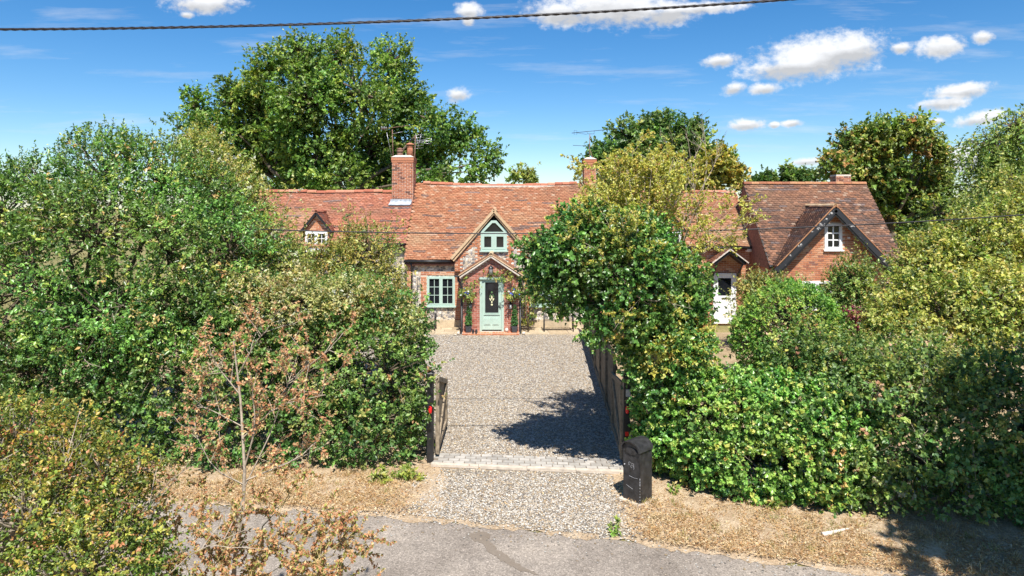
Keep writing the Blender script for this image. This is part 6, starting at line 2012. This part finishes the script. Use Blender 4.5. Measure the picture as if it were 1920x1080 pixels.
leafy(iv, arcs(P(1150, 500, 12.2), [(985, 470), (975, 500), (1000, 440), (1000, 545), (1055, 572), (1098, 620), (1125, 640), (1060, 410), (1090, 380), (1020, 520)], 12.2, 0.02, 3),
      346, 'bark', 0.010, (6, 4), (0.34, 0.17), IVT, (0.058, 0.049), 15, name='trailing_ivy', gain=2.5, mat='leaf_gloss', spread=0.7, upb=-0.1)
leafy(iv, arcs(P(1220, 560, 12.2), [(1305, 500), (1312, 540), (1315, 580), (1310, 620), (1290, 520), (1310, 650)], 12.3, 0.02, 4),
      348, 'bark', 0.010, (5, 4), (0.32, 0.17), IVT, (0.058, 0.049), 15, name='trailing_ivy', gain=2.5, mat='leaf_gloss', spread=0.7, upb=0.0)
leafy(iv, arcs(P(1200, 560, 11.7), [(1110, 462), (1075, 470), (1060, 430), (1270, 610), (1240, 570), (1180, 640), (1150, 620), (1300, 580), (1130, 520), (1210, 480)], 11.55, 0.03, 5),
      350, 'bark_pale', 0.007, (4, 3), (0.30, 0.15), HAW, (0.048, 0.03), 18, name='hawthorn_sprays', spread=0.7, upb=0.0)
leafy(iv, arcs(P(1190, 520, 11.9), [(1050, 415), (1085, 392), (1120, 385), (1160, 392), (1195, 400), (1215, 440), (1290, 490), (1105, 425), (1150, 435), (1190, 440), (1220, 470), (1265, 500), (1030, 445), (1075, 445)], 11.75, 0.05, 6),
      352, 'bark_pale', 0.007, (6, 4), (0.34, 0.17), HAW + [((0.09, 0.15, 0.03), 6)], (0.05, 0.031), 17, name='upper_sprays', spread=0.7, upb=0.2)

def bare_bits(parent, lobes, n, seed, length=0.4, rad=0.006, shrink=0.9):
    """pale bare twigs poking out of a hedge"""
    r = np.random.default_rng(seed)
    cp, cn, cl = shell(lobes, n, 0.08, r, 0.3, 0.9)
    st = []
    for p, q in zip(cp, cn):
        d = unit(q * 0.5 + r.normal(0, 0.6, 3))
        a = p - q * 0.25
        st.append([a, a + d * length * 0.5 + r.normal(0, 0.04, 3), a + d * length * r.uniform(0.7, 1.2) + r.normal(0, 0.06, 3)])
    twiggy(parent, st, seed, 'bark_pale', rad, (3,), (length * 0.6,), 1, 0.6, 0.1, name='bare_twigs')

# bare twigs standing above the hawthorn
tb = thing('dead_branches', 'bare grey dead branches sticking up above the hawthorn', 'branches', P3(1300, 420, 14.5))
twiggy(tb, [[P(1310, 440, 14.5), P(1300, 340, 14.5), P(1290, 262, 14.4)], [P(1280, 430, 14.4), P(1270, 350, 14.3), P(1262, 290, 14.3)], [P(1305, 400, 14.5), P(1325, 330, 14.6), P(1322, 258, 14.7)], [P(1290, 420, 14.5), P(1285, 330, 14.6), P(1310, 280, 14.8)], [P(1300, 380, 14.4), P(1335, 320, 14.4), P(1345, 290, 14.4)]],
       71, 'bark_pale', 0.014, (5, 4), (0.55, 0.28), 2, 0.5, 0.6)
tags_ = [([P(1165, 560, 12.9), P(1168, 600, 12.8), P(1190, 650, 12.6), P(1178, 700, 12.6)], 'pale dead stem hanging down the front of the ivy')]
for pts, lab in tags_:
    td = thing('hanging_branch', lab, 'branch', tuple(pts[0]))
    twiggy(td, [pts, [P(1165, 560, 12.9), P(1150, 520, 12.9), P(1140, 500, 13.0)]], 73, 'bark_pale', 0.012, (4, 2), (0.4, 0.2), 2, 0.6, -0.2)

# ---- garden behind the right hedge
RND = [((0.065, 0.15, 0.030), 5), ((0.10, 0.20, 0.038), 4), ((0.035, 0.085, 0.02), 3), ((0.16, 0.24, 0.05), 1.2)]
lob = grow([(1480, 620, 96), (1440, 635, 72), (1535, 630, 70), (1490, 660, 80), (1560, 650, 50), (1420, 600, 40), (1500, 580, 50)], 18.6, 0.3, 17)
plant('round_bush', 'dense rounded bright green bush before the black gabled cottage', 'bush', P(1480, 700, 18.6) * (1, 1, 0), lob, 44000, (0.066, 0.036), 0.10, 1500, RND, 361, gain=2.7, r0=0.06, crown='foliage', twig=0.006, every=4, depth=0.09, fill=0.2, sprig_len=0.10, front=0.4, clump_tint=0.14)
SHR = [((0.075, 0.125, 0.035), 4), ((0.12, 0.17, 0.045), 3), ((0.04, 0.075, 0.022), 3), ((0.22, 0.19, 0.07), 0.8)]
lob = grow([(1600, 540, 46), (1630, 560, 40), (1575, 560, 40), (1605, 600, 60), (1612, 505, 22)], 22, 0.3, 18)
s15 = plant('garden_shrub', 'dark leafy shrub against the brick gable wall', 'shrub', P(1605, 670, 22) * (1, 1, 0), lob, 17000, (0.095, 0.05), 0.2, 460, SHR, 371, r0=0.05, crown='foliage', twig=0.007, depth=0.3, sprig_len=0.3, group='shrubs in the front garden')
shoots(s15, lob, 120, 372, SHR, (0.08, 0.045), 0.6, 'leaf', name='tall_shoots')
ROS = [((0.10, 0.14, 0.04), 4), ((0.18, 0.19, 0.06), 3), ((0.06, 0.09, 0.03), 2), ((0.34, 0.19, 0.10), 1.3)]
lob = grow([(1420, 540, 34), (1460, 545, 30), (1412, 568, 22), (1440, 575, 40), (1392, 592, 20), (1375, 560, 10), (1500, 540, 16)], 23, 0.3, 19)
s16 = plant('rose_bush', 'loose reddish green rose bush near the white door hood', 'shrub', P(1420, 660, 23) * (1, 1, 0), lob, 15000, (0.08, 0.045), 0.2, 300, ROS, 381, r0=0.04, crown='foliage', twig=0.007, depth=0.5, fill=0.15, sprig_len=0.35, group='shrubs in the front garden')
YEL = [((0.17, 0.22, 0.05), 5), ((0.24, 0.26, 0.065), 4), ((0.10, 0.155, 0.035), 4), ((0.33, 0.29, 0.10), 1), ((0.06, 0.10, 0.03), 2)]
lob = grow([(1760, 520, 90, 1), (1840, 480, 90, 1), (1900, 430, 70, 1.5), (1700, 570, 70, 0), (1780, 600, 90, -1), (1870, 580, 100, -1), (1930, 530, 90, 0), (1660, 610, 50, -0.5), (1720, 640, 60, -1.5), (1870, 400, 40, 2), (1950, 390, 60, 2), (1705, 510, 40, 1), (1800, 450, 50, 1.5), (1645, 650, 40, -1)], 17.4, 0.3, 20)
plant('spreading_bush', 'big sunlit yellow green bush right of the brick gable', 'bush', P(1830, 745, 17.4) * (1, 1, 0), lob, 76000, (0.09, 0.053), 0.23, 1700, YEL, 391, gain=2.0, holes=16, hole_r=0.4, r0=0.1, crown='foliage', twig=0.008, every=2, depth=0.3, fill=0.3, sprig_len=0.3, front=0.4, clump_tint=0.25)
LOW = [((0.08, 0.13, 0.04), 4), ((0.14, 0.18, 0.05), 4), ((0.05, 0.085, 0.028), 2), ((0.26, 0.21, 0.09), 1), ((0.12, 0.05, 0.07), 0.4)]
lob = grow([(1560, 690, 50), (1620, 680, 46), (1680, 690, 50), (1750, 690, 60), (1640, 720, 50), (1500, 700, 36)], 14.8, 0.3, 21)
plant('low_shrub', 'mixed low shrub between round bush and bramble hedge', 'shrub', P(1630, 800, 14.8) * (1, 1, 0), lob, 20000, (0.066, 0.04), 0.17, 620, LOW, 401, r0=0.03, crown='foliage', twig=0.005, depth=0.3, sprig_len=0.22, group='shrubs in the front garden')
PUR = [((0.10, 0.025, 0.05), 3), ((0.16, 0.05, 0.07), 2), ((0.06, 0.09, 0.03), 2)]
lob = grow([(1612, 605, 14), (1603, 588, 9), (1618, 622, 12)], 18, 0.1, 22)
plant('purple_shrub', 'small purple leaved shrub beside the round bush', 'shrub', P(1610, 735, 18) * (1, 1, 0), lob, 1800, (0.07, 0.04), 0.1, 80, PUR, 411, r0=0.02, crown='foliage', twig=0.005, group='shrubs in the front garden')

# ---- climber on the porch
CLM = [((0.10, 0.16, 0.04), 4), ((0.19, 0.22, 0.05), 3), ((0.34, 0.23, 0.09), 1.5), ((0.05, 0.10, 0.03), 2)]
lob = [(0.62, 26.3, 1.55, 0.32, 0.25, 0.5), (0.6, 26.5, 0.9, 0.26, 0.25, 0.55), (0.45, 26.2, 2.05, 0.35, 0.2, 0.25), (0.8, 26.6, 1.9, 0.3, 0.3, 0.4), (0.66, 26.4, 0.45, 0.2, 0.2, 0.35)]
lob += [(-0.30 + 0.16 * k, 25.88, 2.22 - 0.02 * k, 0.13, 0.08, 0.10) for k in range(4)] + [(-1.12, 25.88, 2.30, 0.08, 0.06, 0.06), (-0.72, 25.86, 2.24, 0.12, 0.08, 0.06), (-0.5, 25.86, 2.27, 0.12, 0.08, 0.09)]
lob += [(-1.72, 25.86, 1.95, 0.16, 0.1, 0.1), (-1.5, 25.86, 1.85, 0.15, 0.08, 0.12), (-1.35, 25.87, 1.98, 0.1, 0.07, 0.09)]
cr_ = plant('climbing_rose', 'climbing rose over the porch door and its right corner', 'climber', (0.6, 26.2, 0.0), lob, 4600, (0.065, 0.038), 0.08, 260, CLM, 421, infl=0.0, trunk=False, r0=0.025, crown='foliage', twig=0.005, depth=0.5, fill=0.1, sprig_len=0.14, zmin=0.1, fork=0.4)

MB().tube([(0.62, 26.15, 0.0), (0.56, 26.05, 0.7), (0.5, 25.93, 1.5), (0.36, 25.95, 2.1), (-0.1, 25.95, 2.24), (-0.6, 25.95, 2.27), (-1.1, 25.95, 2.29)], [0.025, 0.022, 0.018, 0.015, 0.012, 0.009, 0.006], 6).build('stem', M['bark'], cr_)
MB().tube([(0.62, 26.15, 0.0), (0.68, 26.2, 0.8), (0.7, 26.3, 1.6), (0.8, 26.5, 2.1)], [0.02, 0.018, 0.014, 0.008], 6).build('stem', M['bark'], cr_)
MB().tube([(-1.95, 25.94, 0.02), (-1.93, 25.94, 1.2), (-1.75, 25.93, 1.9), (-1.35, 25.93, 2.0)], [0.014, 0.012, 0.009, 0.005], 6).build('stem', M['bark'], cr_)
# ---- foreground: near side of the road
FGB = [((0.10, 0.165, 0.03), 4), ((0.17, 0.205, 0.04), 3), ((0.05, 0.095, 0.02), 3.5), ((0.28, 0.24, 0.05), 1.2), ((0.33, 0.17, 0.08), 1.3)]
lob = grow([(110, 905, 100, 0.3), (50, 1000, 125, -0.2), (200, 900, 66, 0.2), (215, 1010, 80, -0.1), (30, 850, 92, 0.5), (140, 830, 46, 0.5), (150, 1090, 120, -0.4), (285, 1050, 26, 0), (-60, 930, 130, 0), (262, 875, 24, 0.2), (295, 960, 14, 0.1), (245, 1130, 80, -0.2), (330, 900, 12, 0.1)], 6.2, 0.1, 23)
FB = (-4.5, 6.0, 0)
fgb = plant('hawthorn_bush', 'yellow green hawthorn bush in the near left corner', 'bush', FB, lob, 66000, (0.033, 0.021), 0.11, 1500, FGB, 431, gain=1.7, infl=0.0, clump_tint=0.3, r0=0.06, crown='foliage', twig=0.004, depth=0.45, fill=0.4, sprig_len=0.14, bark='bark_pale', every=2)
twiggy(fgb, [[FB, P(230, 1000, 6.2), P(330, 890, 6.1)], [FB, P(330, 1050, 6.0), P(480, 985, 6.0)], [FB, P(100, 950, 6.0), P(150, 770, 6.3)]], 432, 'bark_pale', 0.010, (6, 3), (0.45, 0.2), 2, 0.7, 0.2, name='bare_branches')

DRY = [((0.42, 0.21, 0.105), 4), ((0.50, 0.30, 0.155), 3), ((0.34, 0.15, 0.075), 2), ((0.52, 0.40, 0.2), 2), ((0.20, 0.2, 0.06), 1.4)]
def dead_shrub():
    t = thing('dying_shrub', 'dying shrub with pale stems and rust brown leaves, near left', 'shrub', P(430, 1260, 6.6) * (1, 1, 0))
    D = 6.6
    base = P(430, 1260, D) * (1, 1, 0)
    main_s = [base, P(440, 1040, D), P(460, 905, D), P(452, 760, D), P(438, 640, D)]
    o = tubes('trunk', np.array([[np.interp(np.linspace(0, 4, 14), range(5), [q[i] for q in main_s]) for i in range(3)]]).transpose(0, 2, 1), np.linspace(0.026, 0.007, 14)[None], 7, M['bark_pale'], t)
    st = [[P(460, 910, D), P(500, 830, D + 0.1), P(530, 750, D + 0.1), P(560, 660, D + 0.2)], [P(458, 880, D), P(480, 800, D - 0.1), P(470, 700, D - 0.1)], [P(455, 800, D), P(400, 770, D), P(370, 760, D + 0.1)],
          [P(462, 900, D), P(560, 860, D + 0.1), P(600, 820, D + 0.2)], [P(450, 740, D), P(410, 690, D), P(395, 660, D)], [P(460, 910, D), P(400, 880, D - 0.1), P(360, 800, D)], [P(456, 820, D), P(520, 760, D), P(610, 740, D)], [P(448, 700, D), P(480, 640, D), P(500, 620, D)], [P(530, 750, D + 0.1), P(560, 700, D), P(625, 650, D)]]
    tips = twiggy(t, st, 451, 'bark_pale', 0.009, (8, 4), (0.40, 0.18), 2, 0.7, 0.15)
    low = [[base, P(470, 1050, D - 0.3), P(560, 1000, D - 0.3)], [base, P(520, 1080, D - 0.3), P(630, 1040, D - 0.3)], [base, P(400, 1040, D - 0.2), P(370, 980, D - 0.2)], [base, P(360, 1090, D - 0.4), P(330, 1000, D - 0.3)], [base, P(480, 1000, D), P(545, 930, D)], [base, P(450, 1090, D - 0.4), P(600, 1075, D - 0.4)], [base, P(430, 1060, D - 0.2), P(420, 960, D - 0.2)], [base, P(540, 1090, D - 0.5), P(660, 1000, D - 0.3)], [base, P(390, 1080, D - 0.4), P(440, 1000, D - 0.5)], [base, P(580, 1100, D - 0.4), P(640, 1075, D - 0.2)]]
    tips2 = twiggy(t, low, 452, 'lichen_bark', 0.011, (9, 5), (0.42, 0.20), 2, 0.75, 0.1, name='lower_branches')
    r = np.random.default_rng(453)
    for nm_, tp, per, pal in (('foliage', tips, 17, DRY), ('lower_foliage', tips2, 40, DRY + [((0.25, 0.26, 0.06), 2.5)])):
        n = len(tp)
        f = r.random((n, per)) * 5
        i = np.minimum(f.astype(int), 4)
        a = tp[np.arange(n)[:, None], i]
        b_ = tp[np.arange(n)[:, None], i + 1]
        pos = a + (b_ - a) * (f - i)[..., None]
        ax = unit(unit(b_ - a) * 0.5 + unit(r.normal(0, 1, (n, per, 3))) + np.array([0, 0, -0.35]))
        nn = unit(np.array([0.0, -0.5, 0.6]) + r.normal(0, 0.7, (n, per, 3)))
        cols = np.array([c for c, w in pal])
        w = np.array([w for c, w in pal])
        col = cols[r.choice(len(cols), (n, per), p=w / w.sum())] * r.uniform(0.95, 1.45, (n, per, 1))
        k = n * per
        sz = r.uniform(0.6, 1.2, k)
        leaf_mesh(nm_, pos.reshape(-1, 3), ax.reshape(-1, 3), nn.reshape(-1, 3), 0.036 * sz, 0.020 * sz, col.reshape(-1, 3), M['leaf_dry'], t, 'stuff')
dead_shrub()

# ---- roadside ash to the right, outside the picture; it shades the bramble hedge and verge
ASH = T2
lob = [(8.7, 6.2, 7.2, 1.9, 1.8, 1.5), (7.7, 5.9, 6.3, 1.3, 1.3, 1.1), (10.2, 7.2, 7.2, 1.9, 1.8, 1.5), (11.6, 7.8, 6.6, 1.7, 1.7, 1.5), (9.2, 4.9, 6.4, 1.5, 1.5, 1.2), (9.4, 7.0, 5.6, 1.4, 1.3, 1.0), (7.3, 4.9, 7.4, 1.1, 1.2, 1.0), (10.6, 5.4, 7.6, 1.5, 1.5, 1.3)]
plant('ash_tree', 'roadside ash outside the view that shades the right hedge', 'tree', (11.2, 8.3, 0), lob, 16000, (0.26, 0.15), 0.32, 560, ASH, 461, r0=0.2, twig=0.012, sprig_len=0.35, depth=0.6, fill=0.5)

WEED = [((0.08, 0.14, 0.03), 3), ((0.13, 0.18, 0.04), 2), ((0.3, 0.24, 0.1), 1)]
def weeds():
    spots = [(-1.9, 12.15, 'leafy green weed at the right foot of the left hedge'), (-2.35, 12.05, 'low weed tuft in front of the left hedge'), (1.5, 10.25, 'tiny green weed at the gravel edge by the road'), (2.75, 11.6, 'small weed between mailbox and ivy hedge'), (4.2, 10.95, 'small weed at the foot of the ivy hedge')]
    for i, (x, y, lab) in enumerate(spots):
        r_ = 0.16 if i < 2 else 0.06
        plant('weed', lab, 'weed', (x, y, 0.02), [(x, y, r_ * 0.7, r_, r_, r_ * 0.7), (x + r_, y + 0.05, r_ * 0.5, r_ * 0.7, r_ * 0.7, r_ * 0.5)], 420 if i < 2 else 120, (0.075, 0.03), 0.05, 40, WEED, 500 + i, r0=0.006, crown='foliage', twig=0.002, zmin=0.03, sprig_len=0.08, group='weeds on the verge')
weeds()

bare_bits(hol, HOL_LOBES, 90, 601, 0.55, 0.007)
bare_bits(he, HED_LOBES, 60, 602, 0.4, 0.005)
bare_bits(brm, BRM_LOBES, 45, 603, 0.4, 0.005)
bare_bits(ivh, IVH_LOBES, 26, 604, 0.35, 0.005)
nt_ = sum(len(o.data.loops) - 2 * len(o.data.polygons) for o in bpy.data.objects if o.type == 'MESH')
print('triangles', nt_)
